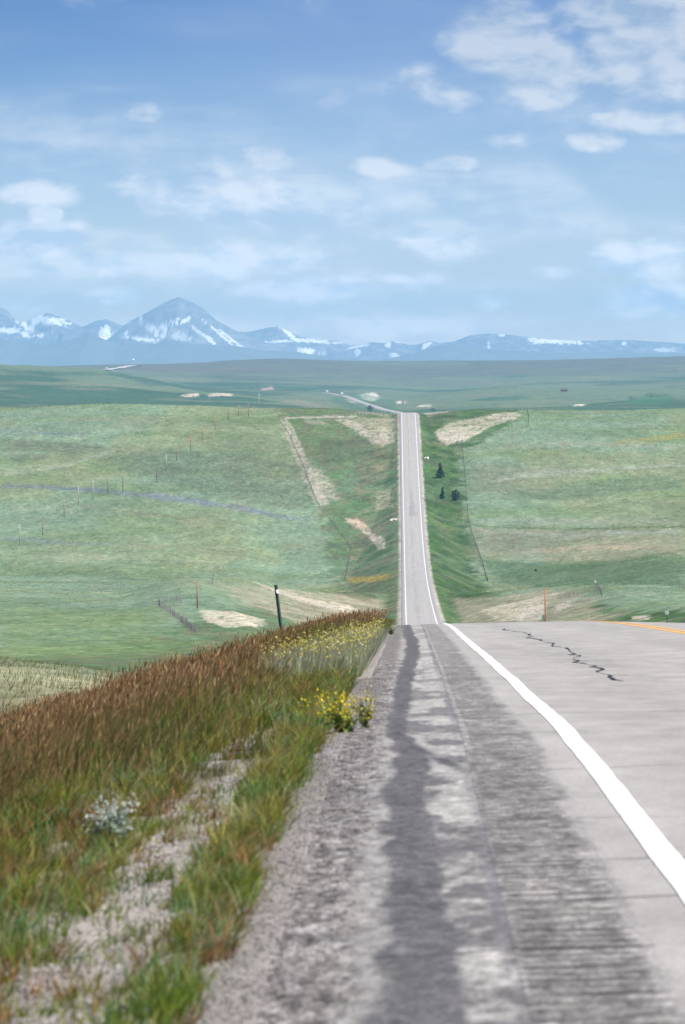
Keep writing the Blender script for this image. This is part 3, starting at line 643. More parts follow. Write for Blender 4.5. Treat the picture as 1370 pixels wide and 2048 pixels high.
# ------------------------------------------------------------------ haze: the air between here and the mountains
k = material('air'); k.n.remove(k.p)
pv = k.node('ShaderNodeVolumePrincipled'); pv.inputs['Color'].default_value = (.36, .67, 1.0, 1); pv.inputs['Density'].default_value = 4.6e-5
pv.inputs['Anisotropy'].default_value = 0.0
k.l.new(pv.outputs[0], k.n['Material Output'].inputs['Volume'])
zmin, zmax = float(ZG.min()) - 2, 640.0
bb = [(-16000, -60), (16000, -60), (16000, 37000), (-16000, 37000)]
V = [(x, y, z) for z in (min(zmin, -160), zmax) for x, y in bb]
hz = mesh_from('haze', V, [(0,3,2,1),(4,5,6,7),(0,1,5,4),(1,2,6,5),(2,3,7,6),(3,0,4,7)], k.mat); tag(hz, kind='stuff')
# ------------------------------------------------------------------ small-mesh toolkit for built things
class MB:
    def __init__(s): s.v = []; s.f = []
    def add(s, vs, fs):
        o = len(s.v); s.v += [tuple(p) for p in vs]; s.f += [tuple(i + o for i in q) for q in fs]; return s
    def box(s, c, d, rot=None, top=1.0):
        x, y, z = (q / 2 for q in d)
        P = [Vector((sx * x * (top if sz > 0 else 1), sy * y * (top if sz > 0 else 1), sz * z)) for sz in (-1, 1) for sx, sy in ((-1,-1),(1,-1),(1,1),(-1,1))]
        if rot: P = [rot @ p for p in P]
        return s.add([p + Vector(c) for p in P], [(3,2,1,0),(4,5,6,7),(0,1,5,4),(1,2,6,5),(2,3,7,6),(3,0,4,7)])
    def tube(s, pts, rad, n=8, cap=True):
        pts = [Vector(p) for p in pts]; rad = rad if hasattr(rad, '__len__') else [rad] * len(pts); R = []
        for i, p in enumerate(pts):
            d = (pts[min(i + 1, len(pts) - 1)] - pts[max(i - 1, 0)]).normalized()
            a = d.cross(Vector((0, 1, 0) if abs(d.y) < .9 else (1, 0, 0))).normalized(); b = d.cross(a)
            R += [p + (a * math.cos(2 * math.pi * j / n) + b * math.sin(2 * math.pi * j / n)) * rad[i] for j in range(n)]
        fs = [(i * n + j, i * n + (j + 1) % n, (i + 1) * n + (j + 1) % n, (i + 1) * n + j) for i in range(len(pts) - 1) for j in range(n)]
        if cap: fs += [tuple(range(n))[::-1], tuple((len(pts) - 1) * n + j for j in range(n))]
        return s.add(R, fs)
    def ball(s, c, r, n=8, m=5):
        c = Vector(c); r = Vector((r, r, r)) if not hasattr(r, '__len__') else Vector(r); P = [c - Vector((0, 0, r.z))]
        for i in range(1, m):
            a = -math.pi / 2 + math.pi * i / m
            P += [c + Vector((r.x * math.cos(a) * math.cos(2*math.pi*j/n), r.y * math.cos(a) * math.sin(2*math.pi*j/n), r.z * math.sin(a))) for j in range(n)]
        P.append(c + Vector((0, 0, r.z))); t = len(P) - 1
        fs = [(0, 1 + (j + 1) % n, 1 + j) for j in range(n)]
        fs += [(1 + i*n + j, 1 + i*n + (j+1) % n, 1 + (i+1)*n + (j+1) % n, 1 + (i+1)*n + j) for i in range(m - 2) for j in range(n)]
        fs += [(t, 1 + (m-2)*n + j, 1 + (m-2)*n + (j+1) % n) for j in range(n)]
        return s.add(P, fs)
    def data(s, name, mat, smooth=False):
        me = bpy.data.meshes.new(name); me.from_pydata(s.v, [], s.f); me.materials.append(mat)
        if smooth: me.polygons.foreach_set('use_smooth', [True] * len(me.polygons))
        me.update(); return me
    def build(s, name, mat, parent=None, smooth=False):
        o = bpy.data.objects.new(name, s.data(name, mat, smooth)); COL.objects.link(o)
        if parent: o.parent = parent
        return o
def put(name, me, parent, loc=(0,0,0), rot=(0,0,0), sc=(1,1,1)):
    o = bpy.data.objects.new(name, me); COL.objects.link(o); o.parent = parent; o.location = loc; o.rotation_euler = rot; o.scale = sc; return o

M_POLE = plain('weathered_orange_pole', (.36,.19,.09), .9, .35, 3); M_POLE2 = plain('silvered_pole', (.50,.44,.36), .9, .25, 3)
M_POLE3 = plain('dark_brown_pole', (.15,.10,.075), .9, .3, 3); M_POST = plain('grey_fence_wood', (.27,.25,.24), .95, .35, 5); M_WIRE = plain('galvanised_wire', (.40,.40,.40), .5, .1, 3)
M_STEEL = plain('green_steel', (.035,.060,.050), .55, .25, 12, .4); M_GLASS = plain('pale_insulator', (.55,.58,.58), .3, .05, 3, .5)
M_PAINT = plain('white_enamel', (.80,.80,.79), .4, .04, 3, .5); M_DARK = plain('dark_rubber', (.03,.03,.032), .7, .1, 4); M_WIN = plain('dark_window', (.05,.06,.075), .15, .05, 2, .6)
M_CONC = plain('pale_concrete', (.48,.46,.43), .9, .12, 3); M_BARK = plain('bark', (.12,.09,.07), .95, .3, 4); M_RED = plain('rusty_red_roof', (.13,.06,.055), .8, .2, 1)
M_WOOD = plain('barn_boards', (.16,.10,.08), .9, .25, 1); M_GRN = plain('green_plastic', (.08,.26,.14), .5, .05, 3); M_ROCKB = plain('black_stone', (.035,.033,.033), .9, .3, 4)

# ------------------------------------------------------------------ utility poles across the pasture
POLES = [(394,1163,1218),(38,1049,1092),(84,1034,1071),(127,998,1036),(156,973,1010),(185,961,998),(215,952,988),(245,953,985),(313,935,966),(332,909,941),(353,892,921),
         (381,870,900),(404,852,880),(430,832,859),(456,818,840),(477,810,834),(497,805,833),(518,783,812)]
PALE_P = {1, 4, 5, 9, 17}; DARK_P = {7, 8, 14}
POLE_TXT = {0: 'orange utility pole beside the curved grey fence on the near ridge', 17: 'pale utility pole rising past the left hilltop skyline',
  14: 'dark brown utility pole on the left hilltop', 7: 'dark brown utility pole just above the purple flower strip', 8: 'dark brown utility pole on the slope between purple strip and hilltop',
  1: 'pale utility pole low in the left pasture, last of the line', 9: 'pale utility pole midway up the left hillside'}
def pole_txt(i):
    if i in POLE_TXT: return POLE_TXT[i], None
    if i in (4, 5): return 'pale utility pole standing at the purple flower strip', 'pale poles at the flower strip'
    if i > 9: return 'thin orange brown utility pole on the upper left hillside', 'poles on the upper hillside'
    return 'thin orange brown utility pole in the low left pasture', 'poles in the low pasture'
def pole(px, yt, yb, label, group, i, dist=None, hadd=0.0):
    g = (seen(px, yb, 450, 2330) or ground((px - VX) / F * 2240, 2240.)) if dist is None else ground((px - VX) / F * dist, dist)
    h = (HY - yt) / F * g.y - g.z + hadd
    if dist is None: h = (yb - yt) / F * g.y
    r = empty('utility_pole', g); tag(r, label, 'pole', group)
    w_ = .16 if i < 1 else .165
    MB().tube([(0,0,-.5),(0,0,h*.5),(0,0,h)], [w_, w_*.87, w_*.72], 10).build('shaft', M_POLE2 if i in PALE_P else M_POLE3 if i in DARK_P else M_POLE, r, True)
    MB().box((0,0,h-.18), (.7,.08,.09)).build('bracket', M_POST, r)
    for s_ in (-1, 1): MB().tube([(s_*.28,0,h-.13),(s_*.28,0,h+.06)], [.06,.05], 8).build('insulator', M_GLASS, r)
    MB().tube([(0,0,h),(0,0,h+.10)], [.10,.06], 8).build('cap', M_DARK, r)
    return r
for i, (px, yt, yb) in enumerate(POLES): pole(px, yt, yb, *pole_txt(i), i)
PR = pole(1091, 1175, 1246, 'orange utility pole by the bare bank right of the road', None, 0, 720)
q = ground(PR.location.x - .6, PR.location.y - 6)
r = empty('cable_marker', q); tag(r, 'small green plastic marker at the foot of the orange pole', 'marker')
hq = -(1229 - HY) / F * q.y - q.z
MB().box((0,0,hq*.45), (.12,.12,hq*.9)).build('stem', M_GRN, r); MB().box((0,0,hq*.93), (.30,.22,hq*.14), top=.7).build('head', M_GRN, r)

# ------------------------------------------------------------------ wire fences
M_POSTD = plain('dark_fence_wood', (.13,.115,.105), .95, .35, 5)
dark_me = [MB().tube([(0,0,-.3),(0,0,.75),(0,0,1.4)], [.085,.08,.07], 6).data('post', M_POSTD), MB().tube([(0,0,-.3),(0,0,.7),(0.03,0,1.3)], [.10,.09,.08], 6).data('post', M_POSTD)]
post_me = [MB().tube([(0,0,-.3),(0,0,.75),(0,0,1.35)], [.055,.052,.046], 6).data('post', M_POST), MB().tube([(0,0,-.3),(0,0,.7),(0.03,0,1.25)], [.07,.062,.055], 6).data('post', M_POST)]
def fence(pts, label, spacing, ymin=400., ymax=2700., wires=3, sc=1.0, world=False):
    P = []
    for p in pts:
        g_ = (Vector((p[0], p[1], 0)) if world else seen(p[0], p[1], ymin, ymax))
        if g_ is not None: P.append(Vector((g_.x, g_.y)))
    d = [0.0]
    for a, b in zip(P, P[1:]): d.append(d[-1] + (b - a).length)
    n = min(290, max(3, int(d[-1] / spacing))); s = np.linspace(0, d[-1], n)
    X = np.interp(s, d, [p.x for p in P]); Y = np.interp(s, d, [p.y for p in P]); Z = height(X, Y)
    r = empty('wire_fence', (X[0], Y[0], Z[0])); tag(r, label, 'fence', None)
    g = random.Random(len(pts) * 31 + n)
    for i in range(n):
        k_ = sc * g.uniform(.88, 1.12)
        put('post', (dark_me if 'long pasture' in label or 'hilltop' in label else post_me)[i % 4 == 3], r, (X[i]-X[0], Y[i]-Y[0], Z[i]-Z[0]), (g.uniform(-.07,.07), g.uniform(-.09,.09), g.uniform(0,6)), (k_, k_, k_))
    for wz in (.45, .8, 1.12)[:wires]:
        MB().tube([(X[i]-X[0], Y[i]-Y[0], Z[i]-Z[0]+wz*sc) for i in range(n)], .012, 4, False).build('wire', M_WIRE, r)
    return r
fence([(392,1268),(360,1245),(338,1226),(320,1216),(316,1210),(330,1203),(350,1202),(362,1208)], 'grey post fence curving round the near left pasture corner', 2.6, 520, 1040)
fence([(425,1170),(427,1158),(434,1151),(444,1146),(455,1147)], 'short run of grey fence posts behind the orange left pole', 3.0, 600, 1200)
fence([(690,1160),(697,1125),(703,1098),(690,1080),(665,1045),(640,1018),(625,985),(605,930),(583,880),(560,845)], 'long pasture fence left of the embankment, climbing beside the pale gully', 5.0, 1070, 2320)
fence([(558,842),(600,835),(660,833),(715,832)], 'fence along the hilltop track left of the cut', 6.0, 1700, 2330)
fence([(976,1164),(966,1130),(955,1100),(942,1060),(936,1035),(933,990),(930,950),(926,910),(923,888)], 'long pasture fence right of the green embankment', 5.0, 1070, 2320)
fence([(923,888),(970,876),(1015,862),(1056,852),(1058,838),(1054,822)], 'fence bending round the bare cut at the hilltop right of the road', 5.0, 1700, 2330)
fence([(1205,1193),(1200,1182),(1192,1173),(1184,1164),(1172,1162)], 'dense grey fence curling over the near right rise', 3.2, 450, 1250)
fence([(1132,1193),(1160,1193),(1185,1192),(1203,1193)], 'sparse pale posts below the curling right fence', 5.0, 450, 1250)
fence([(34.6,425),(29,470),(26,520),(25,600)], 'thin pale fence posts beside the round white reflector', 9.0, world=True, sc=1.25)
fence([(700,832),(760,829),(792,828)], 'few posts crossing the hilltop beside the far cut', 8.0, 1700, 2330)

# ------------------------------------------------------------------ leaning steel delineator in the near grass
g0 = ground(-2.60, 82.0)
r = empty('delineator_post', g0); tag(r, 'leaning dark green steel marker post standing in the brown grass', 'post')
tp = Vector((-.16, .10, 1.33)); ax = tp.normalized(); rot = ax.to_track_quat('Z', 'Y').to_matrix()
def along(t, off=(0,0,0)): return ax * t + rot @ Vector(off)
m = MB()
for c, d in (((0,0,0),(.042,.008,1.62)), ((-.024,-.012,0),(.008,.030,1.62)), ((.024,-.012,0),(.008,.030,1.62)), ((-.036,-.028,0),(.022,.006,1.62)), ((.036,-.028,0),(.022,.006,1.62))):
    m.box(along(.53, c), d, rot)
m.build('channel', M_STEEL, r)
for t in (1.08, 1.16, 1.24): m = MB(); m.tube([along(t, (0,-.008,0)), along(t, (0,-.02,0))], .009, 6); m.build('bolt', M_WIRE, r)
MB().tube([along(1.20, (.035,.012,0)), along(1.20, (.035,.024,0))], .045, 14).build('reflector', M_GLASS, r)

# round white reflector and white-topped marker right of the road
g0 = ground((1334 - VX) / F * 430, 430.0); hz_ = -(1222 - HY) / F * 430 - g0.z
r = empty('delineator_post', g0); tag(r, 'round white reflector on a dark post beyond the road crest', 'post')
MB().box((0,0,hz_*.45), (.07,.05,hz_*1.1)).build('post', M_STEEL, r)
MB().tube([(0,-.03,hz_-.2),(0,-.06,hz_-.2)], .22, 16).build('reflector', M_PAINT, r); MB().tube([(0,-.062,hz_-.2),(0,-.075,hz_-.2)], .11, 12).build('lens', M_GLASS, r)
g0 = seen(1191, 1176, 450, 1250)
r = empty('marker_post', g0); tag(r, 'white topped marker post beside the dense right fence', 'post')
hm = 15 / F * g0.y; MB().box((0,0,hm*.3), (.12,.12,hm*.9)).build('stem', M_POST, r); MB().box((0,0,hm*.86), (.42,.2,hm*.34), top=.85).build('cap', M_PAINT, r)

# ------------------------------------------------------------------ trees and shrubs
k = material('leaf', .75, .2); tn = attr(k, 'tone').outputs['Color']; k.put(k.p.inputs['Base Color'], tn)
tr = k.node('ShaderNodeBsdfTranslucent'); k.put(tr.inputs[0], tn); mx = k.node('ShaderNodeMixShader'); mx.inputs[0].default_value = .42
k.l.new(k.p.outputs[0], mx.inputs[1]); k.l.new(tr.outputs[0], mx.inputs[2]); k.l.new(mx.outputs[0], k.n['Material Output'].inputs[0]); M_LEAF = k.mat
def crown(name, parent, n, size, rad_at, h0, h1, col, seed):
    g = np.random.default_rng(seed); nc = 46; tc = (np.arange(nc) + g.random(nc)) / nc; ac = g.random(nc) * 6.283; rc = rad_at(tc) * (.25 + .75 * g.random(nc))
    wide = rad_at(np.array([.3]))[0]
    cc_ = np.stack([rc * np.cos(ac), rc * np.sin(ac), h0 + (h1 - h0) * tc], 1); ci = g.integers(0, nc, n)
    sg = (.10 + .16 * g.random(nc))[ci][:, None] * wide * (1.15 - .7 * tc[ci])[:, None]
    c = cc_[ci] + g.standard_normal((n, 3)) * sg * np.array((1, 1, .8))
    u = g.standard_normal((n, 3)); u /= np.linalg.norm(u, axis=1)[:, None]; v = np.cross(u, g.standard_normal((n, 3))); v /= np.linalg.norm(v, axis=1)[:, None]
    s_ = size * (.6 + .8 * g.random(n))[:, None]
    V = np.stack([c - u * s_ - v * s_ * .4, c + u * s_ - v * s_ * .4, c + v * s_ * .8], 1).reshape(-1, 3)
    cc = np.array(col) * ((.6 + .8 * g.random(nc))[ci] * (.7 + .6 * g.random(n)))[:, None]
    return mesh_from(name, V, np.arange(n * 3).reshape(-1, 3), M_LEAF, False, parent, {'tone': np.repeat(cc, 3, 0)})
def tree(px, yb, h_px, w_px, label, conical, col, seed, ymin, ymax, name='tree', n=2200):
    g_ = seen(px, yb, ymin, ymax)
    if g_ is None: return
    h, wd = h_px / F * g_.y, w_px / F * g_.y / 2
    r = empty(name, g_); tag(r, label, 'tree' if name != 'shrub' else 'shrub')
    gg = random.Random(seed)
    m = MB().tube([(0,0,-.4),(.03*h,0,h*.4),(.0,.02*h,h*.85)], [.045*h,.03*h,.008*h], 8)
    m.build('trunk', M_BARK, r, True)
    for i in range(5):
        a = gg.uniform(0, 6.28); zz = h * gg.uniform(.2, .6)
        MB().tube([(0,0,zz),(wd*.45*math.cos(a), wd*.45*math.sin(a), zz + .06*h),(wd*.8*math.cos(a), wd*.8*math.sin(a), zz + .10*h)], [.016*h,.010*h,.003*h], 5).build('limb', M_BARK, r)
    rad = (lambda t: wd * (1.02 - t ** 1.15)) if conical else (lambda t: wd * np.sqrt(np.clip(1 - (2 * t - .95) ** 2 * .95, .03, 1)))
    crown('crown', r, n, h * .045, rad, h * .06, h, col, seed)
tree(880, 956, 29, 18, 'tallest dark conifer on the green bank right of the far road', True, (.045,.105,.060), 21, 1500, 2320, 'conifer_tree')
tree(885, 998, 23, 12, 'narrow dark conifer on the bank nearest the road edge', True, (.042,.100,.060), 22, 1400, 2320, 'conifer_tree')
tree(911, 1001, 21, 15, 'bushy dark conifer on the bank beside the right pasture fence', False, (.042,.100,.060), 23, 1400, 2320, 'conifer_tree')
tree(740, 823, 12, 20, 'round dark blue green tree below the far bend of the road', False, (.020,.055,.045), 24, 2900, 7000, n=900)
tree(866, 824, 8, 13, 'small dark tree behind the pale chalk bank over the crest', False, (.022,.06,.045), 25, 2900, 7000, n=500)
tree(806, 808, 7, 10, 'small dark tree beside white chalk patch over the road crest', False, (.02,.05,.045), 26, 2900, 7000, n=500)
tree(1262, 800, 7, 22, 'dark willow thicket at the head of the green hollow', False, (.018,.055,.05), 27, 2900, 9000, 'shrub', 700)
tree(1300, 793, 6, 26, 'low wide willow thicket along the top of the green hollow', False, (.02,.06,.05), 28, 2900, 9000, 'shrub', 700)
tree(888, 1080, 4, 4, 'tiny dark shrub high on the green right bank', False, (.03,.06,.03), 29, 1070, 2000, 'shrub', 300)
tree(937, 1122, 4, 6, 'tiny dark shrub in the hollow by the right fence', False, (.03,.06,.03), 30, 1070, 2000, 'shrub', 300)
g_ = seen(1072, 1142, 1070, 2300)
m = MB().ball((0,0,.28), (.48,.38,.42), 9, 6); gg = random.Random(5)
m.v = [tuple(c * gg.uniform(.88, 1.12) for c in p) for p in m.v]
o = m.build('boulder', M_ROCKB); o.location = g_; tag(o, 'lone black boulder in the dark green right pasture', 'boulder')

# ------------------------------------------------------------------ culvert ends on the far embankment
for (px, py, s_, lb) in ((788, 1041, -1, 'white concrete culvert end on the bank left of the far road'), (853, 917, 1, 'white concrete culvert end on the bank right of the far road')):
    g_ = seen(px, py, 1300, 2320); r = empty('culvert_end', g_); tag(r, lb, 'culvert')
    L_ = 15 / F * g_.y if s_ < 0 else 10 / F * g_.y
    MB().add([(-L_/2,-.9,-.2),(L_/2,-.9,-.2),(L_/2,.9,.25),(-L_/2,.9,.25),(-L_/2,-.6,.1 if s_<0 else .6),(L_/2,-.6,.6 if s_<0 else .1),(L_/2,.9,.9),(-L_/2,.9,.6)],
             [(3,2,1,0),(4,5,6,7),(0,1,5,4),(1,2,6,5),(2,3,7,6),(3,0,4,7)]).build('apron', M_CONC, r)
    MB().tube([(0,-1.0,.15),(0,.6,.15)], .32, 12).build('pipe', M_DARK, r)

# ------------------------------------------------------------------ vehicles and far buildings
def camper(g_, rz, label, k_=1.0, tow=False):
    r = empty('camper_van', g_, rz); tag(r, label, 'vehicle'); r.scale = (k_, k_, k_)
    MB().box((0,0,2.15), (2.7,7.2,2.9)).box((0,-4.0,2.75), (2.6,1.0,1.4), top=.92).build('body', M_PAINT, r)
    MB().box((0,-4.25,1.35), (2.3,1.5,1.3), top=.9).build('cab', M_PAINT, r)
    MB().box((0,-4.95,1.72), (1.9,.12,.5)).build('windscreen', M_WIN, r)
    for s_ in (-1, 1):
        MB().box((s_*1.36,.4,2.5), (.05,2.2,.7)).build('window', M_WIN, r)
        MB().ball((s_*.85,-5.02,1.0), (.16,.06,.13), 8, 5).build('headlight', M_GLASS, r)
        for yy_ in (-3.9, 2.2):
            w_ = MB().tube([(s_*1.0,yy_,.45),(s_*1.32,yy_,.45)], .45, 14).build('wheel', M_DARK, r)
            MB().tube([(s_*1.30,yy_,.45),(s_*1.345,yy_,.45)], .24, 10).build('rim', M_WIRE, w_)
    MB().box((0,-5.05,.62), (2.3,.18,.28)).build('bumper', M_DARK, r)
    return r
def on_road(y, off): 
    l_ = 1.8 if off < 0 else 5.4
    return Vector((float(line_x(np.array([y]))[0]) + l_, y, float(road_surface(np.array([l_]), np.array([y]))[0])))
camper(on_road(6900, -1), .15, 'white boxy camper cresting the far bend of the road', 1.35)
camper(on_road(6280, -1), .06, 'white camper with dark windscreen descending the far bend', 1.35)
if ra: 
    g_ = ground(ra.x, ra.y + 10); g_.z += 1.2; camper(g_, .1, 'white camper at the foot of the distant plateau road', 1.5)
g_ = seen(266, 734, 8200)
if g_:
    r = empty('water_tower', g_); tag(r, 'white ball topped water tower on the distant plateau rim', 'tower')
    hh = (734 - 720) / F * g_.y; rb_ = 2.4 / F * g_.y
    MB().tube([(0,0,-1),(0,0,hh*.2),(0,0,hh)], [rb_*.8, rb_*.28, rb_*.3], 12).build('column', plain('blue_grey_steel', (.30,.34,.42), .7), r, True)
    MB().ball((0,0,hh), rb_, 16, 10).build('tank', M_PAINT, r, True); MB().tube([(0,0,hh+rb_*.95),(0,0,hh+rb_*1.25)], rb_*.12, 8).build('vent', M_WIRE, r)
g_ = seen(1128, 783, 4000, 9000)
if g_:
    r = empty('barn', g_, .2); tag(r, 'small dark red barn alone in the far pasture', 'barn')
    MB().box((0,0,1.2), (9,6,2.8)).build('wall', M_WOOD, r)
    MB().add([(-4.9,-3.5,2.5),(4.9,-3.5,2.5),(4.9,3.5,2.5),(-4.9,3.5,2.5),(-4.9,0,4.6),(4.9,0,4.6)], [(0,1,5,4),(2,3,4,5),(0,4,3),(1,2,5),(3,2,1,0)]).build('roof', M_RED, r)
    MB().box((1.0,-3.05,1.0), (2.4,.12,2.2)).build('door', M_DARK, r)

# ------------------------------------------------------------------ near verge: grass, seed heads, flowers, stones
def blades(name, X, Y, h, w_, tone, segs, lean=.35, mat=None, heads=None, z0=None):
    n = len(X); Z = height(X, Y) - .01 if z0 is None else z0
    a = rng.random(n) * 6.283; ln = lean * h * (.3 + rng.random(n)) ; wind = .22 * h
    dxx, dyy = np.cos(a) * ln + wind * (.5 + rng.random(n)), np.sin(a) * ln
    fa = rng.random(n) * 3.1416; wx, wy = np.cos(fa) * w_ / 2, np.sin(fa) * w_ / 2
    P0 = np.stack([X, Y, Z], 1); side = np.stack([wx, wy, 0 * wx], 1); V = []
    ts = np.linspace(0, 1, segs + 1)
    for t in ts[:-1]:
        c = P0 + np.stack([dxx * t ** 1.9, dyy * t ** 1.9, h * (t - .12 * t * t)], 1); q = (1 - .55 * t)
        V += [c - side * q, c + side * q]
    tip = P0 + np.stack([dxx, dyy, h * .88], 1); V.append(tip)
    m = len(V); VV = np.stack(V, 1).reshape(-1, 3); b = np.arange(n)[:, None] * m; Fs = []
    for s_ in range(segs - 1):
        i = 2 * s_; Fs += [b + np.array([[i, i+1, i+3]]), b + np.array([[i, i+3, i+2]])]
    i = 2 * (segs - 1); Fs.append(b + np.array([[i, i+1, i+2]]))
    TT = np.repeat(tone, m, 0)
    if heads is not None:                              # seed plume at the tip: crossed ragged faces
        k_ = np.nonzero(heads)[0]; nh = len(k_); T = tip[k_]; fk = np.interp(P0[k_, 1], [10, 40, 90], [.62, .80, 1.05]); hl = fk * (.050 + .045 * rng.random(nh)); hw = fk * fk * (.0045 + .006 * rng.random(nh))
        dirn = np.stack([dxx[k_] * .9, dyy[k_] * .9, h[k_] * .62], 1); dirn /= np.linalg.norm(dirn, axis=1)[:, None]
        base0 = len(VV); HV = []
        for q in range(1):
            f2 = rng.random(nh) * 3.14; sd_ = np.stack([np.cos(f2) * hw, np.sin(f2) * hw, .25 * hw * (rng.random(nh) - .5)], 1)
            HV += [T - dirn * hl[:, None] * .55, T - sd_, T + dirn * hl[:, None] * .6, T + sd_ * .8 - dirn * hl[:, None] * .15]
        VV = np.concatenate([VV, np.stack(HV, 1).reshape(-1, 3)]); hb = base0 + np.arange(nh)[:, None] * 4
        for o_ in (0,): Fs += [hb + np.array([[o_, o_+1, o_+2]]), hb + np.array([[o_, o_+2, o_+3]])]
        hc = np.array((.34,.185,.080)) * (.30 + 1.15 * rng.random(nh))[:, None]
        pale = rng.random(nh) < .22; hc[pale] = np.array((.52,.38,.19)) * (.7 + .6 * rng.random(pale.sum()))[:, None]
        TT = np.concatenate([TT, np.repeat(hc, 4, 0)])
    return mesh_from(name, VV, np.concatenate(Fs), mat or M_LEAF, False, None, {'tone': TT})
def mixcol(n, cols, wts, var=.35):
    c = np.array(cols)[rng.choice(len(cols), n, p=np.array(wts) / sum(wts))]
    return c * (1 - var + 2 * var * rng.random(n))[:, None]
def scatter(n, x0, x1, y0, y1, bias=0.0):
    X = x0 + (x1 - x0) * rng.random(n); Y = y0 + (y1 - y0) * rng.random(n) ** (1 + bias); return X, Y
GREEN, YEL, PALE, DEEP, STRAW = (.120,.185,.020), (.23,.22,.045), (.27,.29,.13), (.060,.125,.014), (.36,.26,.11)
RUST = (.27,.15,.06)
def edge_gap(X, Y):                                    # how far the sward stands back from the pavement
    return -.50 - .09 * (fbm(Y / 1.1, X * 0, 3, 901) - .5) * 2 - .03 * (Y < 20)
def keep(X, Y, clump, thr):
    ok = X < edge_gap(X, Y)
    bp = bare_patch(X, Y); ok &= rng.random(len(X)) > bp * 1.02
    cl = fbm(X / clump, Y / (clump * 1.6), 3, 903)
    strip = sstep(-.95, -.6, X) * (1 - sstep(22, 34, Y)); ok &= (cl > np.maximum(thr * strip, .40 * (Y < 40)) + .06 * rng.random(len(X)))
    return ok
# near sward, by distance band
for (n, x0, y0, y1, segs, w_, hh) in ((30000, -2.3, 7.6, 21, 2, .0042, .095), (70000, -4.6, 20, 50, 1, .008, .20), (80000, -8.5, 48, 104, 1, .016, .30)):
    X, Y = scatter(n, x0, -.45, y0, y1); ok = keep(X, Y, .22, .52); X, Y = X[ok], Y[ok]; m_ = len(X)
    vig = fbm(X / .5, Y / 1.2, 3, 905); far_ = sstep(-.7, -1.8, X)
    h = hh * (.45 + .9 * rng.random(m_)) * (.6 + .9 * vig) * (.62 + .65 * far_)
    col = mixcol(m_, [GREEN, YEL, PALE, DEEP, STRAW, RUST], [.34, .2, .10, .18, .08, .12])
    dry = sstep(.5, .7, fbm(X / .8, Y / 2.4, 3, 906)) * (1 - far_ * .6); col = lerp3(col, (.27,.26,.13), dry * .6)
    col = lerp3(col, (.20,.115,.045), sstep(.54, .68, fbm(X / .30, Y / .9, 3, 907)) * .6); col = col * (1 - .5 * sstep(.52, .36, fbm(X / .22, Y / .6, 3, 908)))[:, None]
    blades('roadside_grass', X, Y, h, w_ * (.6 + .8 * rng.random(m_)), col, segs, .45).__setitem__('kind', 'stuff')
# separate tufts along the pavement edge and in the washed-out gravel
def tufts(n, x0, x1, y0, y1, nb, h0, h1, cols, wts, maxp=None, w_=.0055):
    cx, cy = scatter(n, x0, x1, y0, y1)
    if maxp is not None: q = rng.random(n) < maxp(cx, cy); cx, cy = cx[q], cy[q]
    n = len(cx); sz = .5 + rng.random(n); cc = mixcol(n, cols, wts, .2); k_ = (nb * sz).astype(int) + 4; idx = np.repeat(np.arange(n), k_); m_ = len(idx)
    X = cx[idx] + rng.standard_normal(m_) * .022 * sz[idx]; Y = cy[idx] + rng.standard_normal(m_) * .05 * sz[idx]
    h = (h0 + (h1 - h0) * sz[idx] / 1.5) * (.4 + .8 * rng.random(m_))
    blades('roadside_grass', X, Y, h, w_ * (.5 + rng.random(m_)), cc[idx] * (.7 + .6 * rng.random(m_))[:, None], 3, .75).__setitem__('kind', 'stuff')
PALETTE = [GREEN, YEL, PALE, (.13,.24,.09), RUST]
tufts(380, -.72, -.50, 7.6, 27, 26, .05, .15, PALETTE, [.30, .28, .14, .12, .16], lambda a, b: np.clip(.45 + .9 * fbm(b / .8, a * 0, 3, 955), 0, 1))
tufts(260, -1.18, -.62, 7.8, 19, 14, .03, .10, PALETTE, [.25, .2, .3, .05, .2])
tufts(700, -2.1, -1.02, 7.8, 26, 20, .05, .155, PALETTE, [.30, .28, .12, .10, .20])
tufts(520, -1.7, -.50, 24, 48, 16, .08, .22, PALETTE, [.38, .25, .2, .07, .10], w_=.008)
# taller brown-headed grass on the bank
for (n, x0, y0, y1, segs, w_) in ((13000, -2.6, 8.5, 22, 2, .0040), (95000, -5.2, 20, 52, 1, .0065), (105000, -9.0, 50, 106, 1, .010)):
    X, Y = scatter(n, x0, -.7, y0, y1)
    lim_ = np.interp(Y, [8, 20, 30, 45, 65, 80, 95, 106], [-1.5, -1.5, -1.65, -1.85, -1.85, -1.2, -.88, -.82])
    pr = sstep(.7, -1.0, X - lim_ + .9 * (fbm(X / .9, Y / 2, 3, 911) - .5)) * (.16 + .84 * sstep(16, 34, Y))
    pr = pr * sstep(.25, .5, fbm(X / .6, Y / 1.5, 3, 912) + .12)
    ok = (rng.random(n) < pr) & (rng.random(n) > bare_patch(X, Y)); X, Y = X[ok], Y[ok]; m_ = len(X)
    h = (.18 + .32 * rng.random(m_)) * (.50 + .95 * fbm(X / 1.2, Y / 2.5, 3, 913)) * np.interp(Y, [8, 25, 60, 100], [.72, .95, 1.08, 1.0])
    col = mixcol(m_, [(.22,.15,.06), (.19,.21,.05), (.32,.23,.10)], [.45, .35, .2])
    blades('seeding_grass', X, Y, h, w_ * (.6 + .8 * rng.random(m_)), col, segs, .30, heads=np.ones(m_, bool)).__setitem__('kind', 'stuff')
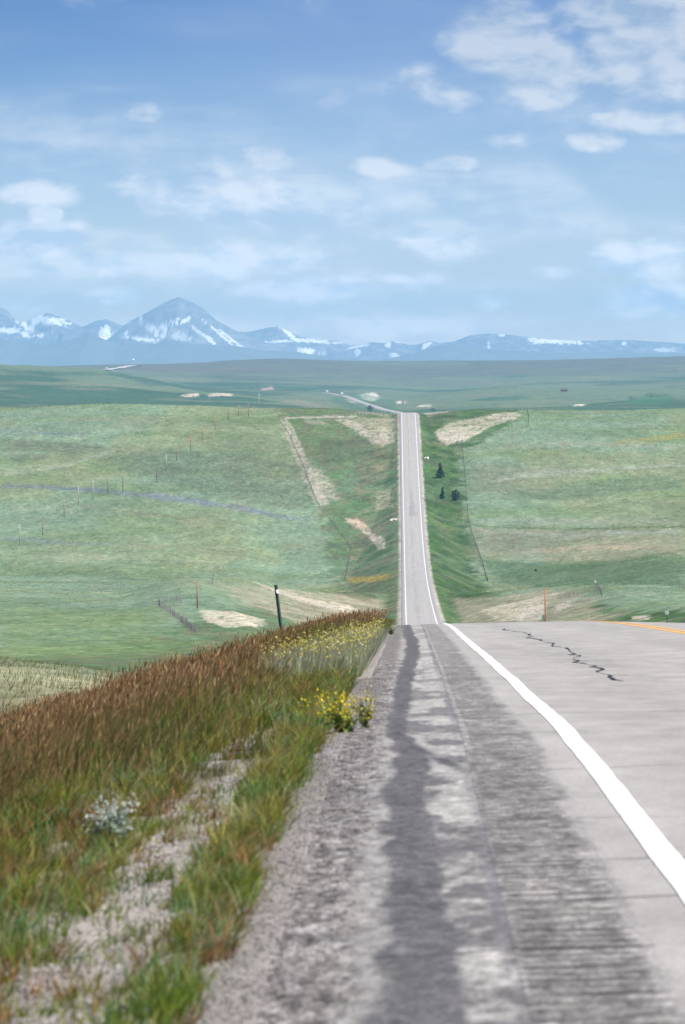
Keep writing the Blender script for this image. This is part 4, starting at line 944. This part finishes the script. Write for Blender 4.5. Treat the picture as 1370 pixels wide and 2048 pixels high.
# sparse sward on the slope below
X, Y = scatter(15000, -30, -6.5, 92, 240); ok = fbm(X / 2.5, Y / 6, 3, 921) > .42; X, Y = X[ok], Y[ok]; m_ = len(X)
blades('pasture_grass', X, Y, .16 + .22 * rng.random(m_), .022 + .02 * rng.random(m_), mixcol(m_, [(.33,.33,.19), GREEN, YEL, (.20,.23,.15)], [.5, .12, .2, .18]), 1, .4).__setitem__('kind', 'stuff')
# tussocks over the middle pastures
n = 70000; Y = 460 + 1790 * rng.random(n) ** .8; X = (VX * -1.02 + 1440 * rng.random(n)) / F * Y
t_ = np.where(lat(X, Y) < 3.65, EDGE_L - lat(X, Y), lat(X, Y) - EDGE_R); ok = (t_ > 3) & (fbm(X / 8, Y / 25, 3, 961) > .40); X, Y = X[ok], Y[ok]; m_ = len(X)
blades('pasture_grass', X, Y, (.10 + .2 * rng.random(m_)) * Y / 1500, (.15 + .35 * rng.random(m_)) * Y / 1400, mixcol(m_, [(.17,.23,.15), (.105,.17,.075), (.23,.24,.16), (.085,.13,.07)], [.42, .3, .18, .10], .2), 1, .4).__setitem__('kind', 'stuff')
# yellow-flowering drift along the pavement edge
X, Y = scatter(15000, -1.75, -.46, 36, 66); ce = np.interp(Y, [36, 45, 55, 66], [-.85, -.95, -.85, -.75]); wd = np.interp(Y, [36, 42, 55, 66], [.35, .75, .65, .3])
ok = np.abs(X - ce) / wd + .5 * (fbm(X / .3, Y / 1.2, 3, 931) - .5) < 1; X, Y = X[ok], Y[ok]; m_ = len(X)
h = .20 + .16 * rng.random(m_); blades('wildflower_foliage', X, Y, h, .012 + .01 * rng.random(m_), mixcol(m_, [(.36,.38,.25), (.30,.36,.20), (.42,.40,.26)], [1, 1, 1], .2), 1, .35).__setitem__('kind', 'stuff')
def petals(name, C3, size, cols, mat=M_LEAF, parent=None):
    n = len(C3); V = []
    for q in range(2):
        u = rng.standard_normal((n, 3)); u /= np.linalg.norm(u, axis=1)[:, None]; v_ = np.cross(u, rng.standard_normal((n, 3))); v_ /= np.linalg.norm(v_, axis=1)[:, None]
        s_ = size[:, None]; V += [C3 - u * s_, C3 - v_ * s_ * .8, C3 + u * s_, C3 + v_ * s_ * .8]
    b = np.arange(n)[:, None] * 8; Fs = np.concatenate([b + np.array([[0,1,2,3]]), b + np.array([[4,5,6,7]])])
    return mesh_from(name, np.stack(V, 1).reshape(-1, 3), Fs, mat, False, parent, {'tone': np.repeat(cols, 8, 0)})
pick = rng.random(m_) < .12; Xp, Yp = X[pick], Y[pick]; Zp = height(Xp, Yp) + h[pick] * (.8 + .35 * rng.random(pick.sum()))
petals('wildflowers', np.stack([Xp + .05, Yp, Zp], 1), .008 + .010 * rng.random(len(Xp)), mixcol(len(Xp), [(.58,.50,.10), (.66,.62,.26)], [1, 1], .15)).__setitem__('kind', 'stuff')
# single flowering plants
def flower_plant(name, label, at_, nst, spread, hgt, fcol, lcol, fsize, nfl, seed):
    g = np.random.default_rng(seed); r = empty(name, at_); tag(r, label, 'plant'); tips = []
    for i in range(nst):
        a = g.random() * 6.283; sp = spread * (.15 + .85 * g.random()); hh = hgt * (.45 + .55 * g.random()); ex, ey = sp * math.cos(a), sp * math.sin(a) * .6
        MB().tube([(0,0,-.02),(ex*.3,ey*.3,hh*.5),(ex,ey,hh)], [.004,.003,.002], 5).build('stem', M_STEM, r); tips.append((ex, ey, hh))
        c3 = np.array(tips[-1]) + g.standard_normal((nfl, 3)) * np.array((.022,.022,.028)) * fsize / .008
        petals('flower_head', c3, fsize * (.6 + .8 * g.random(nfl)), np.array(fcol) * (.8 + .4 * g.random(nfl))[:, None], parent=r)['kind'] = 'stuff'
        lp = np.array([(ex*t, ey*t, hh*t*.9) for t in g.random(9) * .75]) + g.standard_normal((9, 3)) * .012
        petals('leaf', lp, .012 + .008 * g.random(9), np.array(lcol) * (.7 + .6 * g.random(9))[:, None], parent=r)['kind'] = 'stuff'
M_STEM = plain('plant_stem', (.12,.17,.05), .8, .2, 30)
flower_plant('wildflower_plant', 'bright yellow flowering plant at the pavement edge', ground(-.40, 22.6), 26, .20, .22, (.80,.68,.05), (.24,.30,.08), .0062, 12, 61)
flower_plant('wildflower_plant', 'sprawling yellow flower stems leaning over the asphalt edge', ground(-.26, 23.2) + Vector((0,0,.13)), 7, .16, .20, (.74,.64,.12), (.25,.27,.12), .006, 7, 62)
flower_plant('wildflower_plant', 'white flowered silvery plant in the green verge', ground(-1.16, 15.4), 22, .10, .17, (.66,.71,.67), (.36,.44,.38), .0055, 13, 63)
flower_plant('wildflower_plant', 'small pale tuft plant at the far pavement edge', ground(-.36, 72.0), 9, .12, .22, (.30,.36,.16), (.16,.20,.07), .010, 12, 64)
# loose stones on the shoulder and in the bare patch
def stones(name, X, Y, s_, tint=1.0):
    n = len(X); base = np.array([(1,0,0),(-1,0,0),(0,1,0),(0,-1,0),(0,0,1),(0,0,-1)], float); fs = np.array([(0,2,4),(2,1,4),(1,3,4),(3,0,4),(2,0,5),(1,2,5),(3,1,5),(0,3,5)])
    sc_ = s_[:, None, None] * (.6 + .8 * rng.random((n, 6, 1))) * np.array((1, 1, .6)); a = rng.random(n) * 6.28
    P = base[None] * sc_; ca, sa = np.cos(a)[:, None], np.sin(a)[:, None]
    Px, Py = P[..., 0] * ca - P[..., 1] * sa, P[..., 0] * sa + P[..., 1] * ca
    Z = np.maximum(height(X, Y), np.where(lat(X, Y) > EDGE_L - .02, road_surface(lat(X, Y), Y), -1e9)) + s_ * .25
    V = np.stack([Px + X[:, None], Py + Y[:, None], P[..., 2] + Z[:, None]], -1).reshape(-1, 3)
    col = mixcol(n, [(.42,.39,.37), (.28,.26,.255), (.55,.52,.50), (.15,.14,.14)], [.4, .3, .15, .15], .2) * tint
    o = mesh_from(name, V, (np.arange(n)[:, None, None] * 6 + fs[None]).reshape(-1, 3), M_STONE, False, None, {'tone': np.repeat(col, 6, 0)}); o['kind'] = 'stuff'
k = material('loose_stone', .9, .2); k.put(k.p.inputs['Base Color'], attr(k, 'tone').outputs['Color']); M_STONE = k.mat
X, Y = scatter(34000, -.62, -.12, 7.6, 36, .25); ok = rng.random(len(X)) < sstep(-.08, -.40, X) * (1 - sstep(-.48, -.62, X)) * (.4 + .8 * fbm(X / .15, Y / .4, 3, 941)); stones('gravel', X[ok], Y[ok], tint=.50, s_=.0025 + .005 * rng.random(ok.sum()) ** 2.2)
X, Y = scatter(26000, -1.3, -.55, 7.6, 20); ok = rng.random(len(X)) < bare_patch(X, Y) * .95; stones('gravel', X[ok], Y[ok], tint=.78, s_=.003 + .006 * rng.random(ok.sum()) ** 2.2)
